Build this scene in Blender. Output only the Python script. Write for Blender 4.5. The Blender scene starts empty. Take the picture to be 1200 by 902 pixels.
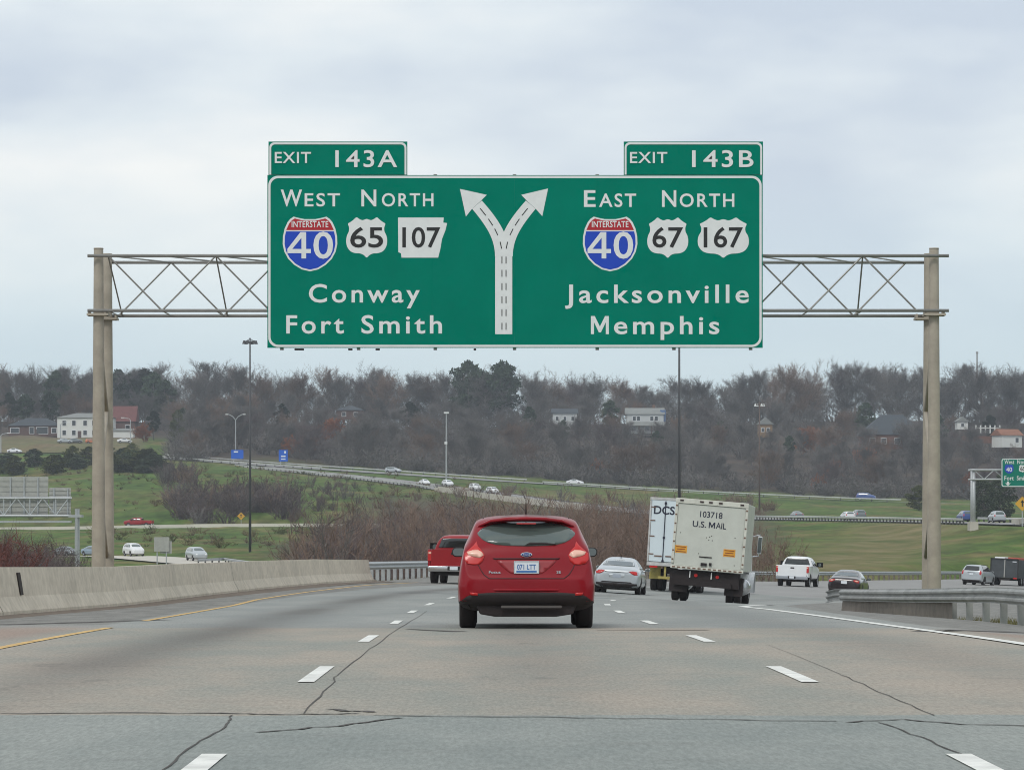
import bpy, bmesh, math, random
import numpy as np
from mathutils import Vector, Matrix
from mathutils.bvhtree import BVHTree
from mathutils.geometry import delaunay_2d_cdt
R = math.radians
random.seed(7)
SC = bpy.context.scene
COL = SC.collection

# ------------------------------------------------------------------ camera, sky, sun, exposure
F, HZ, EYE = 4000.0, 600.0, 1.2          # focal length in photo pixels, horizon row, eye height
cam_d = bpy.data.cameras.new('camera'); cam = bpy.data.objects.new('camera', cam_d); COL.objects.link(cam)
cam.location = (0, 0, EYE); cam.rotation_euler = (R(90), 0, 0)
cam_d.sensor_width = 36; cam_d.lens = 36 * F / 1200; cam_d.shift_y = (HZ - 451) / 1200
cam_d.clip_start = .5; cam_d.clip_end = 8000
SC.camera = cam

SUN_EL, SUN_AZ = 48, 205                  # degrees; azimuth clockwise from +Y (light comes from behind and left)
w = bpy.data.worlds.new('World'); SC.world = w; w.use_nodes = True
nt = w.node_tree; nt.nodes.clear()
def nn(t, ty, **kw):
    n = t.nodes.new(ty)
    for k, v in kw.items(): setattr(n, k, v)
    return n
out = nn(nt, 'ShaderNodeOutputWorld'); mixs = nn(nt, 'ShaderNodeMixShader')
sky = nn(nt, 'ShaderNodeTexSky', sky_type='NISHITA', sun_disc=False, sun_elevation=R(SUN_EL), sun_rotation=R(SUN_AZ))
bg1 = nn(nt, 'ShaderNodeBackground'); bg1.inputs[1].default_value = .1
bg2 = nn(nt, 'ShaderNodeBackground'); bg2.inputs[1].default_value = 1.0
nt.links.new(sky.outputs[0], bg1.inputs[0])
SKYX, SKYZ = 2.1, .9
tc = nn(nt, 'ShaderNodeTexCoord'); mp = nn(nt, 'ShaderNodeMapping'); mp.inputs['Scale'].default_value = (5.0, 5.0, 15); mp.inputs['Location'].default_value = (SKYX, 0, SKYZ)
nz = nn(nt, 'ShaderNodeTexNoise'); nz.inputs['Scale'].default_value = 1.0; nz.inputs['Detail'].default_value = 5; nz.inputs['Roughness'].default_value = .5
nt.links.new(tc.outputs['Generated'], mp.inputs[0]); nt.links.new(mp.outputs[0], nz.inputs['Vector'])
cr = nn(nt, 'ShaderNodeValToRGB'); e = cr.color_ramp.elements
e[0].position = .38; e[0].color = (.575, .645, .735, 1); e[1].position = .62; e[1].color = (.91, .92, .905, 1)
m_ = e.new(.5); m_.color = (.735, .795, .835, 1)
nt.links.new(nz.outputs[0], cr.inputs[0])
# clear-ish pale blue band low over the hills, thicker white cloud higher up
sx = nn(nt, 'ShaderNodeSeparateXYZ'); nt.links.new(tc.outputs['Generated'], sx.inputs[0])
mr = nn(nt, 'ShaderNodeMapRange'); mr.inputs[1].default_value = .03; mr.inputs[2].default_value = .10
nt.links.new(sx.outputs[2], mr.inputs[0])
mx = nn(nt, 'ShaderNodeMixRGB'); mx.inputs[1].default_value = (.63, .765, .825, 1)
nt.links.new(mr.outputs[0], mx.inputs[0]); nt.links.new(cr.outputs[0], mx.inputs[2])
nt.links.new(mx.outputs[0], bg2.inputs[0])
mixs.inputs[0].default_value = .93
nt.links.new(bg1.outputs[0], mixs.inputs[1]); nt.links.new(bg2.outputs[0], mixs.inputs[2]); nt.links.new(mixs.outputs[0], out.inputs[0])
sl = bpy.data.lights.new('sun', 'SUN'); sl.energy = 1.2; sl.angle = R(14); sl.color = (1, .96, .9)
so = bpy.data.objects.new('sun', sl); COL.objects.link(so)
d_ = Vector((math.sin(R(SUN_AZ)) * math.cos(R(SUN_EL)), math.cos(R(SUN_AZ)) * math.cos(R(SUN_EL)), math.sin(R(SUN_EL))))
so.rotation_euler = d_.to_track_quat('Z', 'Y').to_euler(); so.location = (0, -20, 60)
SC.view_settings.view_transform = 'Standard'; SC.view_settings.look = 'None'
SC.view_settings.exposure = 0.16; SC.view_settings.gamma = 1; SC.view_settings.use_curve_mapping = False
SC.render.engine = 'CYCLES'
SC.cycles.use_denoising = True
SC.cycles.max_bounces = 6; SC.cycles.diffuse_bounces = 3; SC.cycles.transparent_max_bounces = 8; SC.cycles.volume_bounces = 0
SC.cycles.filter_width = 1.0

# ------------------------------------------------------------------ helpers
def W(px, py, d):                         # a point of the place from where the photo shows it and how far it stands
    return Vector(((px - 600) * d / F, d, EYE + (HZ - py) * d / F))

def mat(name, col, rough=.6, metal=0., noise=None, coat=0., spec=None, emit=0., bump=0., rnd=0.):
    m = bpy.data.materials.new(name); m.use_nodes = True
    t = m.node_tree; b = t.nodes['Principled BSDF']
    b.inputs['Base Color'].default_value = (*col, 1); b.inputs['Roughness'].default_value = rough; b.inputs['Metallic'].default_value = metal
    if coat: b.inputs['Coat Weight'].default_value = coat; b.inputs['Coat Roughness'].default_value = .06
    if spec is not None: b.inputs['Specular IOR Level'].default_value = spec
    if emit: b.inputs['Emission Color'].default_value = (*col, 1); b.inputs['Emission Strength'].default_value = emit
    if noise or rnd:
        sc_, amt = noise or (1., 0.)
        hs = nn(t, 'ShaderNodeHueSaturation'); hs.inputs['Color'].default_value = (*col, 1)
        src = None
        if noise:
            tcn = nn(t, 'ShaderNodeTexCoord'); n = nn(t, 'ShaderNodeTexNoise'); n.inputs['Scale'].default_value = sc_; n.inputs['Detail'].default_value = 6
            n.inputs['Roughness'].default_value = .65
            t.links.new(tcn.outputs['Object'], n.inputs['Vector'])
            r = nn(t, 'ShaderNodeMapRange'); r.inputs[1].default_value = .25; r.inputs[2].default_value = .75; r.inputs[3].default_value = 1 - amt; r.inputs[4].default_value = 1 + amt
            t.links.new(n.outputs[0], r.inputs[0]); src = r.outputs[0]
            if bump:
                bp = nn(t, 'ShaderNodeBump'); bp.inputs['Strength'].default_value = bump; bp.inputs['Distance'].default_value = .02
                t.links.new(n.outputs[0], bp.inputs['Height']); t.links.new(bp.outputs[0], b.inputs['Normal'])
        if rnd:
            oi = nn(t, 'ShaderNodeObjectInfo'); r2 = nn(t, 'ShaderNodeMapRange'); r2.inputs[3].default_value = 1 - rnd; r2.inputs[4].default_value = 1 + rnd
            t.links.new(oi.outputs['Random'], r2.inputs[0])
            if src:
                mu = nn(t, 'ShaderNodeMath', operation='MULTIPLY'); t.links.new(src, mu.inputs[0]); t.links.new(r2.outputs[0], mu.inputs[1]); src = mu.outputs[0]
            else: src = r2.outputs[0]
        t.links.new(src, hs.inputs['Value']); t.links.new(hs.outputs[0], b.inputs['Base Color'])
    return m

def glassmat(name, col, rough=.06):
    return mat(name, col, rough, 0, coat=.6, spec=.6)

class MB:
    """collects boxes, tubes and sheets; build() links them as ONE mesh object"""
    def __init__(s): s.v = []; s.f = []; s.mi = []
    def add(s, vs, fs, k=0):
        o = len(s.v); s.v += [tuple(v) for v in vs]; s.f += [tuple(i + o for i in f) for f in fs]; s.mi += [k] * len(fs); return s
    def box(s, c, size, rz=0, k=0, ry=0):
        hx, hy, hz = size[0] / 2, size[1] / 2, size[2] / 2
        M = Matrix.Rotation(rz, 3, 'Z') @ Matrix.Rotation(ry, 3, 'Y'); c = Vector(c)
        vs = [c + M @ Vector((x * hx, y * hy, z * hz)) for z in (-1, 1) for y in (-1, 1) for x in (-1, 1)]
        return s.add(vs, [(0, 2, 3, 1), (4, 5, 7, 6), (0, 1, 5, 4), (2, 6, 7, 3), (0, 4, 6, 2), (1, 3, 7, 5)], k)
    def tube(s, p0, p1, r0, r1=None, n=6, k=0, cap=True):
        r1 = r0 if r1 is None else r1
        p0, p1 = Vector(p0), Vector(p1); d = (p1 - p0)
        if d.length < 1e-6: return s
        d.normalize(); a = d.orthogonal().normalized(); b = d.cross(a)
        vs = [p + (a * math.cos(2 * math.pi * i / n) + b * math.sin(2 * math.pi * i / n)) * r for p, r in ((p0, r0), (p1, r1)) for i in range(n)]
        fs = [(i, (i + 1) % n, n + (i + 1) % n, n + i) for i in range(n)]
        if cap: fs += [tuple(range(n - 1, -1, -1)), tuple(range(n, 2 * n))]
        return s.add(vs, fs, k)
    def path(s, pts, r, n=6, k=0):
        for a, b in zip(pts[:-1], pts[1:]): s.tube(a, b, r, r, n, k)
        return s
    def sweep(s, pts, prof, k=0, closed=False, cap=False):
        """profile [(offset to the right, up)] swept along a polyline"""
        n = len(prof); base = len(s.v); P = [Vector(p) for p in pts]
        for i, p in enumerate(P):
            t = (P[min(i + 1, len(P) - 1)] - P[max(i - 1, 0)]); t.z = 0; t.normalize(); r = Vector((t.y, -t.x, 0))
            s.v += [tuple(p + r * a + Vector((0, 0, b))) for a, b in prof]
        m = n if closed else n - 1
        for i in range(len(P) - 1):
            for j in range(m):
                q = (j + 1) % n
                s.f.append((base + i * n + j, base + i * n + q, base + (i + 1) * n + q, base + (i + 1) * n + j)); s.mi.append(k)
        if cap:
            s.f.append(tuple(base + j for j in range(n - 1, -1, -1))); s.mi.append(k)
            s.f.append(tuple(base + (len(P) - 1) * n + j for j in range(n))); s.mi.append(k)
        return s
    def prism(s, outline, y0, y1, k=0):
        """outline [(x,z)] in a plane facing -Y, from y0 (front) to y1"""
        n = len(outline); A = [(x, y0, z) for x, z in outline]; B = [(x, y1, z) for x, z in outline]
        return s.add(A + B, [tuple(range(n)), tuple(range(2 * n - 1, n - 1, -1))] + [(i, n + i, n + (i + 1) % n, (i + 1) % n) for i in range(n)], k)
    def build(s, name, mats, parent=None, smooth=False, loc=None, bevel=0, seg=2):
        me = bpy.data.meshes.new(name); me.from_pydata(s.v, [], s.f)
        for m in (mats if isinstance(mats, (list, tuple)) else [mats]): me.materials.append(m)
        me.polygons.foreach_set('material_index', s.mi)
        bm = bmesh.new(); bm.from_mesh(me); bmesh.ops.recalc_face_normals(bm, faces=bm.faces)
        if bevel:
            ed = [e for e in bm.edges if len(e.link_faces) == 2 and e.calc_face_angle(0) > .6]
            bmesh.ops.bevel(bm, geom=ed, offset=bevel, segments=seg, affect='EDGES', profile=.6)
        bm.to_mesh(me); bm.free()
        if smooth: me.shade_smooth() if not bevel else me.shade_auto_smooth(angle=R(40)) if hasattr(me, 'shade_auto_smooth') else me.shade_smooth()
        return link(name, me, parent, loc)

def link(name, me, parent=None, loc=None):
    o = bpy.data.objects.new(name, me); COL.objects.link(o)
    if parent is not None: o.parent = parent
    if loc is not None: o.location = loc
    return o
def tag(o, label=None, cat=None, group=None, kind=None):
    if label: o['label'] = label
    if cat: o['category'] = cat
    if group: o['group'] = group
    if kind: o['kind'] = kind
    return o
def thing(name, label, cat, loc=(0, 0, 0), rz=0, group=None, rx=0, ry=0):
    o = bpy.data.objects.new(name, None); COL.objects.link(o); o.empty_display_size = .3
    o.location = loc; o.rotation_euler = (rx, ry, rz); tag(o, label, cat, group); return o
def copy_tree(o, parent=None):
    c = o.copy(); COL.objects.link(c); c.parent = parent
    for ch in [x for x in o.children]: copy_tree(ch, c)
    return c
def struct(o): o['kind'] = 'structure'; return o
def stuff(o): o['kind'] = 'stuff'; return o

_font_cache = {}
def text_mesh(name, string, x0, x1, zb, cap, y, m, parent, bold=.012, space=1.1, thick=.004, face=1):
    """letters from x0 to x1, baseline zb, capital height cap, standing in the plane Y=y facing -Y"""
    def geo(st):
        c = bpy.data.curves.new('t', 'FONT'); c.body = st; c.size = 1; c.space_character = space; c.offset = bold; c.resolution_u = 4
        o = bpy.data.objects.new('t', c); COL.objects.link(o)
        dg = bpy.context.evaluated_depsgraph_get(); me = bpy.data.meshes.new_from_object(o.evaluated_get(dg))
        bpy.data.objects.remove(o); bpy.data.curves.remove(c); return me
    key = (bold,)
    if key not in _font_cache:
        h = geo('H'); _font_cache[key] = max(v.co.y for v in h.vertices) - min(v.co.y for v in h.vertices)
    H = _font_cache[key]
    me = geo(string); xs = [v.co.x for v in me.vertices]; a, b = min(xs), max(xs)
    sc_ = cap / H; k = (x1 - x0) / (b - a)
    for v in me.vertices: v.co = Vector((x0 + (v.co.x - a) * k, 0, zb + (v.co.y + bold) * sc_))
    bm = bmesh.new(); bm.from_mesh(me)
    bmesh.ops.recalc_face_normals(bm, faces=bm.faces)
    r = bmesh.ops.extrude_face_region(bm, geom=list(bm.faces))
    for v in r['geom']:
        if isinstance(v, bmesh.types.BMVert): v.co.y -= thick
    bmesh.ops.recalc_face_normals(bm, faces=bm.faces)
    bm.to_mesh(me); bm.free(); me.materials.clear(); me.materials.append(m); me.name = name; me.shade_flat()
    return link(name, me, parent, (0, y, 0))

def letter_m(name, x0, x1, zb, cap, y, m, parent, st=.17):
    w_, t_ = x1 - x0, st * (x1 - x0)
    o = [(0, 0), (0, cap), (t_ * 1.25, cap), (w_ / 2, cap * .42), (w_ - t_ * 1.25, cap), (w_, cap), (w_, 0), (w_ - t_, 0), (w_ - t_, cap * .66), (w_ / 2 + t_ * .35, cap * .10), (w_ / 2 - t_ * .35, cap * .10), (t_, cap * .66), (t_, 0)]
    return MB().prism([(x0 + a, zb + b) for a, b in o], y - .005, y).build(name, m, parent)
def rrect(x0, x1, z0, z1, r, n=5):
    o = []
    for cx, cz, a in ((x1 - r, z1 - r, 0), (x0 + r, z1 - r, 90), (x0 + r, z0 + r, 180), (x1 - r, z0 + r, 270)):
        o += [(cx + r * math.cos(R(a + 90 * i / n)), cz + r * math.sin(R(a + 90 * i / n))) for i in range(n + 1)]
    return o
def ring_prism(mb, outer, inner, y0, y1, k=0):
    n = len(outer); V = [(x, y0, z) for x, z in outer] + [(x, y0, z) for x, z in inner] + [(x, y1, z) for x, z in outer] + [(x, y1, z) for x, z in inner]
    f = []
    for i in range(n):
        j = (i + 1) % n
        f += [(i, j, n + j, n + i), (2 * n + i, 3 * n + i, 3 * n + j, 2 * n + j), (i, 2 * n + i, 2 * n + j, j), (n + i, n + j, 3 * n + j, 3 * n + i)]
    return mb.add(V, f, k)
def lerp(x, xs, ys): return float(np.interp(x, xs, ys))

# ------------------------------------------------------------------ materials
M = dict(
    galv=mat('galvanised_steel', (.42, .44, .45), .5, .35, (6, .15)),
    galv_old=mat('weathered_galvanised_steel', (.30, .305, .295), .6, .25, (1.5, .35)),
    steel_tan=mat('weathered_column_steel', (.355, .315, .255), .65, .0, (2, .22)),
    truss=mat('truss_steel', (.27, .265, .25), .5, .3, (5, .12)),
    sign_green=mat('sign_green', (.000, .190, .128), .7, 0, (.7, .10), spec=.0),
    sign_white=mat('sign_white', (.72, .74, .73), .5, 0, (4, .06)),
    sign_blue=mat('sign_blue', (.012, .06, .47), .5, 0, (3, .05), spec=.3),
    sign_red=mat('sign_red', (.42, .02, .03), .5, 0, (3, .05), spec=.3),
    sign_black=mat('sign_black', (.012, .012, .012), .5),
    sign_back=mat('sign_back_aluminium', (.40, .40, .37), .55, .3, (2, .15)),
    concrete=None, dark=mat('dark_rubber_trim', (.017, .011, .011), .75, 0, (8, .25)),
    tyre=mat('tyre_rubber', (.019, .014, .014), .9, 0, (12, .2)),
    rim=mat('wheel_alloy', (.45, .46, .47), .35, .8),
    chrome=mat('chrome', (.62, .63, .65), .18, 1.0),
    glass=glassmat('tinted_glass', (.070, .095, .088), .1),
    glass_dark=glassmat('dark_glass', (.012, .013, .015)),
    glass_grey=glassmat('grey_glass', (.10, .12, .12)),
    red_paint=mat('red_car_paint', (.235, .003, .010), .28, .0, (2, .06), coat=.22, spec=.22),
    red_paint2=mat('red_pickup_paint', (.27, .005, .009), .42, .0, (2, .1), coat=.3, spec=.3),
    silver=mat('silver_car_paint', (.44, .475, .50), .32, .25, (2, .06), coat=.7),
    white=mat('white_car_paint', (.74, .75, .76), .35, 0, (2, .05), coat=.6),
    maroon=mat('dark_maroon_paint', (.016, .008, .010), .28, .2, (2, .1), coat=.8),
    lamp_red=mat('red_lamp', (.50, .010, .009), .35, 0, coat=.25),
    lamp_pale=mat('pale_lamp', (.78, .46, .36), .35, 0, coat=.25),
    lamp_white=mat('clear_lamp', (.80, .80, .78), .2, 0, coat=.7),
    cream=mat('cream_truck_panel', (.54, .555, .50), .5, 0, (1.6, .10), coat=.1),
    cream2=mat('cream_truck_frame', (.60, .60, .53), .5, 0, (3, .14)),
    trailer=mat('white_trailer_panel', (.62, .70, .735), .6, 0, (.5, .05), spec=.2),
    rusty=mat('rusty_steel', (.16, .09, .06), .8, 0, (6, .4)),
    orange=mat('orange_decal', (.70, .33, .035), .5, 0, (5, .08)),
    yellow=mat('dirty_yellow', (.36, .30, .09), .8, 0, (4, .4)),
    ink=mat('dark_ink', (.015, .018, .04), .6),
    plate=mat('plate_white', (.70, .74, .78), .4, 0, (20, .05)),
    plate_blue=mat('plate_blue', (.06, .17, .42), .4),
    oval=mat('emblem_blue', (.02, .05, .20), .3, .2),
    paint_white=mat('road_paint_white', (.70, .70, .66), .7, 0, (3.5, .28)),
    paint_yellow=mat('road_paint_yellow', (.56, .36, .12), .7, 0, (2.5, .35)),
    crack=mat('road_crack', (.070, .064, .058), .9, 0, (6, .5)),
    bark=mat('bare_tree_bark', (.135, .118, .105), .9, 0, (.8, .25), rnd=.25),
)

# concrete with vertical weather streaks
def streak_concrete(name, col):
    m = bpy.data.materials.new(name); m.use_nodes = True; t = m.node_tree; b = t.nodes['Principled BSDF']; b.inputs['Roughness'].default_value = .85
    g = nn(t, 'ShaderNodeNewGeometry'); mp1 = nn(t, 'ShaderNodeMapping'); mp1.inputs['Scale'].default_value = (.45, .45, .35)
    n1 = nn(t, 'ShaderNodeTexNoise'); n1.inputs['Scale'].default_value = 1.3; n1.inputs['Detail'].default_value = 7; n1.inputs['Roughness'].default_value = .7
    n2 = nn(t, 'ShaderNodeTexNoise'); n2.inputs['Scale'].default_value = 5; n2.inputs['Detail'].default_value = 8
    t.links.new(g.outputs['Position'], mp1.inputs[0]); t.links.new(mp1.outputs[0], n1.inputs['Vector']); t.links.new(g.outputs['Position'], n2.inputs['Vector'])
    r = nn(t, 'ShaderNodeValToRGB'); e = r.color_ramp.elements
    e[0].position = .33; e[0].color = (*[c * .80 for c in col], 1); e[1].position = .60; e[1].color = (*col, 1)
    t.links.new(n1.outputs[0], r.inputs[0])
    mxx = nn(t, 'ShaderNodeMixRGB', blend_type='MULTIPLY'); mxx.inputs[0].default_value = .45
    r2 = nn(t, 'ShaderNodeValToRGB'); r2.color_ramp.elements[0].position = .3; r2.color_ramp.elements[0].color = (.62, .6, .56, 1); r2.color_ramp.elements[1].position = .65; r2.color_ramp.elements[1].color = (1.08, 1.08, 1.08, 1)
    t.links.new(n2.outputs[0], r2.inputs[0]); t.links.new(r.outputs[0], mxx.inputs[1]); t.links.new(r2.outputs[0], mxx.inputs[2])
    t.links.new(mxx.outputs[0], b.inputs['Base Color']); return m
M['concrete'] = streak_concrete('streaked_concrete', (.66, .59, .48))

# ------------------------------------------------------------------ the highway surface as a function
D0 = [-30, 0, 16, 26, 37.6, 50, 62, 74.4, 86.6, 100, 114, 129, 138, 152, 179, 212, 285, 330, 420]
Z0 = [.02, .02, 0, -.065, -.213, -.425, -.614, -.807, -.986, -1.2, -1.43, -1.63, -1.76, -1.9, -2.15, -2.35, -3.75, -4.6, -6.0]
_k = np.ones(9) / 9; _dd = np.arange(-30, 421, 1.0); _zz = np.interp(_dd, D0, Z0); _zz = np.convolve(np.pad(_zz, 4, 'edge'), _k, 'valid')
def zroad(x, y):
    z = np.interp(y, _dd, _zz); b = np.interp(y, [72, 95, 115], [0, .03, .066])
    fall = np.interp(y, [-30, 100, 112, 135], [.075, .075, .04, 0]) * np.clip(x - 5.6, 0, 6)
    return z - fall - b * np.where(x > -2, np.clip(x, -2, 17), -2 + .35 * (x + 2))
LX = [(-30, -8.9), (0, -8.9), (59, -8.85), (70, -8.5), (100, -7.5), (130, -5.5), (150, -4.2), (170, -3.0)]
RX = [(-30, 11), (50, 11), (62, 10.3), (78, 9.6), (90, 9.3), (96, 9.6), (104, 14), (120, 18.5), (150, 23), (170, 25.5)]
def XL(d): return lerp(d, *zip(*LX))
def XR(d): return lerp(d, *zip(*RX))
def lane_shift(d): return -.009 * (d - 26) if d < 60 else -.30 + max(0, d - 66) ** 2 / 900.0

# ------------------------------------------------------------------ far roads (centre lines)
def curve(pts, step=8):
    P = [W(*p) for p in pts]; o = []
    for i in range(len(P) - 1):
        p0, p1, p2, p3 = P[max(i - 1, 0)], P[i], P[i + 1], P[min(i + 2, len(P) - 1)]
        n = max(2, int((p2 - p1).length / step))
        for k in range(n):
            t = k / n
            o.append(.5 * ((2 * p1) + (p2 - p0) * t + (2 * p0 - 5 * p1 + 4 * p2 - p3) * t * t + (3 * p1 - p0 - 3 * p2 + p3) * t ** 3))
    o.append(P[-1]); return o
ROAD_A = curve([(-260, 528, 1030), (0, 531, 1010), (130, 532, 990), (300, 544, 960), (450, 554, 935), (600, 564, 915), (700, 570, 905), (830, 578, 895), (1000, 586, 885), (1200, 592, 875), (1500, 598, 860)], 12)
ROAD_B = curve([(300, 547, 935), (400, 557, 880), (480, 566, 830), (560, 577, 780), (640, 588, 740), (760, 600, 690), (880, 607, 650), (1000, 609.5, 580), (1130, 612, 510), (1210, 614, 470), (1330, 618, 420)])
ROAD_C = curve([(-150, 622, 690), (85, 619.5, 668), (300, 616, 662), (600, 617, 655), (760, 619, 650)])
ROAD_D = curve([(-120, 652, 520), (60, 652, 492), (140, 651.5, 474), (215, 657, 442), (330, 668, 400), (430, 684, 345)])
RAMP = curve([(800, 693.5, 170), (842, 692, 184), (945, 686.5, 214), (1040, 686, 255), (1150, 684, 292), (1280, 683, 340), (1500, 690, 420)], 6)

# ------------------------------------------------------------------ terrain
C = []                                     # control points (X, Y, Z)
def cp(px, py, d): C.append(tuple(W(px, py, d)))
def cz(px, z, d): C.append(((px - 600) * d / F, d, z))
for d in (-28, -10, 5, 16, 30, 45, 60, 75, 90, 105, 120, 135, 150, 165):
    xl, xr = XL(d), XR(d)
    for x in (xl, xl * .4, 0, xr * .5, xr): C.append((x, d, float(zroad(np.float64(x), d)) - .1))
    C.append((xl - 1.6, d, float(zroad(np.float64(xl), d)) - .25)); C.append((xl - 14, d, float(zroad(np.float64(xl), d)) - 4.2))
    C.append((-38, d, -5.6)); C.append((-44 - .38 * d, d, -5.5))
    C.append((xr + 5, d, float(zroad(np.float64(xr), d)) - .3)); C.append((40 + .3 * d, d, -2.0 - .006 * d)); C.append((44 + .38 * d, d, -2.2))
for px in (-700, -300, 0, 150, 300, 400): cz(px, -6.3, 240); cz(px, -6.6, 320)
cz(470, -3.0, 180); cz(480, -4.4, 240); cz(500, -5.2, 330); cz(600, -4.2, 330); cz(600, -4.5, 240); cz(560, -2.6, 180)
cz(700, -4.4, 260); cz(690, -5.0, 380); cz(600, -5.4, 440); cz(800, -5.2, 380); cz(790, -4.2, 290)
for px in (-400, -100, 90, 250, 400): cp(px, 644, 505); cp(px, 620.5, 640)
cp(600, 640, 480); cp(600, 619, 640); cp(500, 642, 490); cp(500, 620, 640); cp(760, 640, 460); cp(760, 616, 620)
for px, a, b in ((-400, 585, 560), (0, 586, 560), (130, 580, 553), (300, 575, 552), (430, 582, 562)): cp(px, a, 745); cp(px, b, 860)
cp(560, 600, 700); cp(640, 606, 690)
for px in (885, 960, 1050): cp(px, 668, 305); cp(px, 652, 390); cp(px, 630, 480); 
cp(885, 614, 600); cp(960, 614, 560); cp(1050, 614, 520); cp(1190, 664, 340); cp(1190, 640, 390); cp(1185, 620, 450); cp(1400, 655, 330); cp(1500, 625, 420)
for px, a in ((700, 590), (830, 592), (1000, 600), (1200, 606), (1500, 610)): cp(px, a, 760)
for px, a in ((-600, 524), (-300, 524), (0, 521), (150, 522), (300, 535), (450, 548), (600, 558), (750, 570), (830, 574), (1000, 582), (1200, 587), (1600, 590)): cp(px, a, 985 if px > 200 else 1035)
for px, a in ((-600, 512), (-300, 511), (0, 509), (150, 511), (300, 508), (500, 513), (757, 512), (900, 514), (1050, 524), (1200, 526), (1600, 526)): cp(px, a, 1130 if px > 200 else 1110)
for px, a in ((-600, 494), (-300, 494), (0, 492), (300, 493), (600, 495), (830, 496), (1000, 490), (1200, 494), (1600, 494)): cp(px, a, 1250)
for px in (-700, 0, 600, 1200, 1900): cz(px, 33, 1400); cz(px, 30, 2000); cz(px, 28, 3050)
for rd in (ROAD_A, ROAD_B, ROAD_C, ROAD_D, RAMP):
    for p in rd[::3]: C.append(tuple(p))
def dom(x, y): return x / (44 + .40 * y) * 3.0, np.log(y + 40) * 1.6
NA, NB = 230, 430
ya = np.linspace(math.log(40 - 30), math.log(3090), NB); YY = np.exp(ya) - 40
aa = np.linspace(-1, 1, NA)
GX = aa[None, :] * (44 + .40 * YY[:, None]); GY = np.repeat(YY[:, None], NA, 1)
for y in (YY[0], YY[-1]):
    for s in (-1, 1): C.append((s * (44.2 + .401 * y), y + (-.5 if y < 0 else 5), 28 if y > 100 else (-5.5 if s < 0 else -2)))
seen = {}; 
for c in C: seen.setdefault((round(c[0], 1), round(c[1], 1)), c)
C = [c for c in seen.values() if abs(c[0]) < 44.3 + .402 * c[1]]
ca = np.array(C); pa, pb = dom(ca[:, 0], ca[:, 1])
res = delaunay_2d_cdt([Vector((a, b)) for a, b in zip(pa, pb)], [], [], 0, 1e-5)
vz = [ca[o[0], 2] for o in res[3]]
ga, gb = dom(GX, GY); GZ = np.full(GX.shape, np.nan)
for tri in res[2]:
    (x1, y1), (x2, y2), (x3, y3) = [res[0][i] for i in tri]; z1, z2, z3 = [vz[i] for i in tri]
    i0 = np.searchsorted(gb[:, 0], min(y1, y2, y3)) - 1; i1 = np.searchsorted(gb[:, 0], max(y1, y2, y3)) + 1; i0 = max(i0, 0)
    A, B = ga[i0:i1], gb[i0:i1]; den = (y2 - y3) * (x1 - x3) + (x3 - x2) * (y1 - y3)
    if abs(den) < 1e-12: continue
    l1 = ((y2 - y3) * (A - x3) + (x3 - x2) * (B - y3)) / den; l2 = ((y3 - y1) * (A - x3) + (x1 - x3) * (B - y3)) / den; l3 = 1 - l1 - l2
    ok = (l1 > -1e-6) & (l2 > -1e-6) & (l3 > -1e-6)
    GZ[i0:i1][ok] = (l1 * z1 + l2 * z2 + l3 * z3)[ok]
for _ in range(NA):                        # fill the few cells outside the control hull from their neighbours
    bad = np.isnan(GZ)
    if not bad.any(): break
    for ax, sh in ((1, 1), (1, -1), (0, 1), (0, -1)):
        r_ = np.roll(GZ, sh, ax); m2 = np.isnan(GZ) & ~np.isnan(r_); GZ[m2] = r_[m2]
def blur(Z, n):
    for _ in range(n):
        P = np.pad(Z, 1, 'edge'); Z = (P[:-2, 1:-1] + P[2:, 1:-1] + P[1:-1, :-2] + P[1:-1, 2:] + 4 * Z) / 8
    return Z
GZ = blur(GZ, 3)
rs = np.random.RandomState(3)
GZ += np.where(GY > 170, blur(rs.uniform(-1, 1, GZ.shape), 2) * np.clip(GY / 900, .1, .7), 0)
def carve(rd, hw, fade, drop):
    P = np.array([tuple(p) for p in rd]); global GZ
    best = np.full(GX.shape, 1e9); bz = np.zeros(GX.shape)
    lo, hi = P[:, 1].min() - 40, P[:, 1].max() + 40; rows = (GY[:, 0] > lo) & (GY[:, 0] < hi)
    X, Y = GX[rows], GY[rows]; bs = np.full(X.shape, 1e9); zz = np.zeros(X.shape)
    for a, b in zip(P[:-1], P[1:]):
        d = b - a; L = d[0] ** 2 + d[1] ** 2; t = np.clip(((X - a[0]) * d[0] + (Y - a[1]) * d[1]) / L, 0, 1)
        q = np.hypot(X - a[0] - t * d[0], Y - a[1] - t * d[1]); k = q < bs; bs[k] = q[k]; zz[k] = (a[2] + t * d[2])[k]
    wgt = np.clip((hw + fade - bs) / fade, 0, 1); wgt = wgt * wgt * (3 - 2 * wgt)
    GZ[rows] = GZ[rows] * (1 - wgt) + (zz - drop) * wgt
carve(ROAD_D, 6, 8, .15); carve(ROAD_C, 6, 8, .15); carve(ROAD_A, 8, 14, .2); carve(ROAD_B, 7, 9, .2); carve(RAMP, 9, 6, .6)
inroad = (GY < 172) & (GX > np.interp(GY, *zip(*LX)) - .4) & (GX < np.interp(GY, *zip(*RX)) + .4)
GZ = np.where(inroad, np.minimum(GZ, zroad(GX, GY) - .12), GZ)
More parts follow.
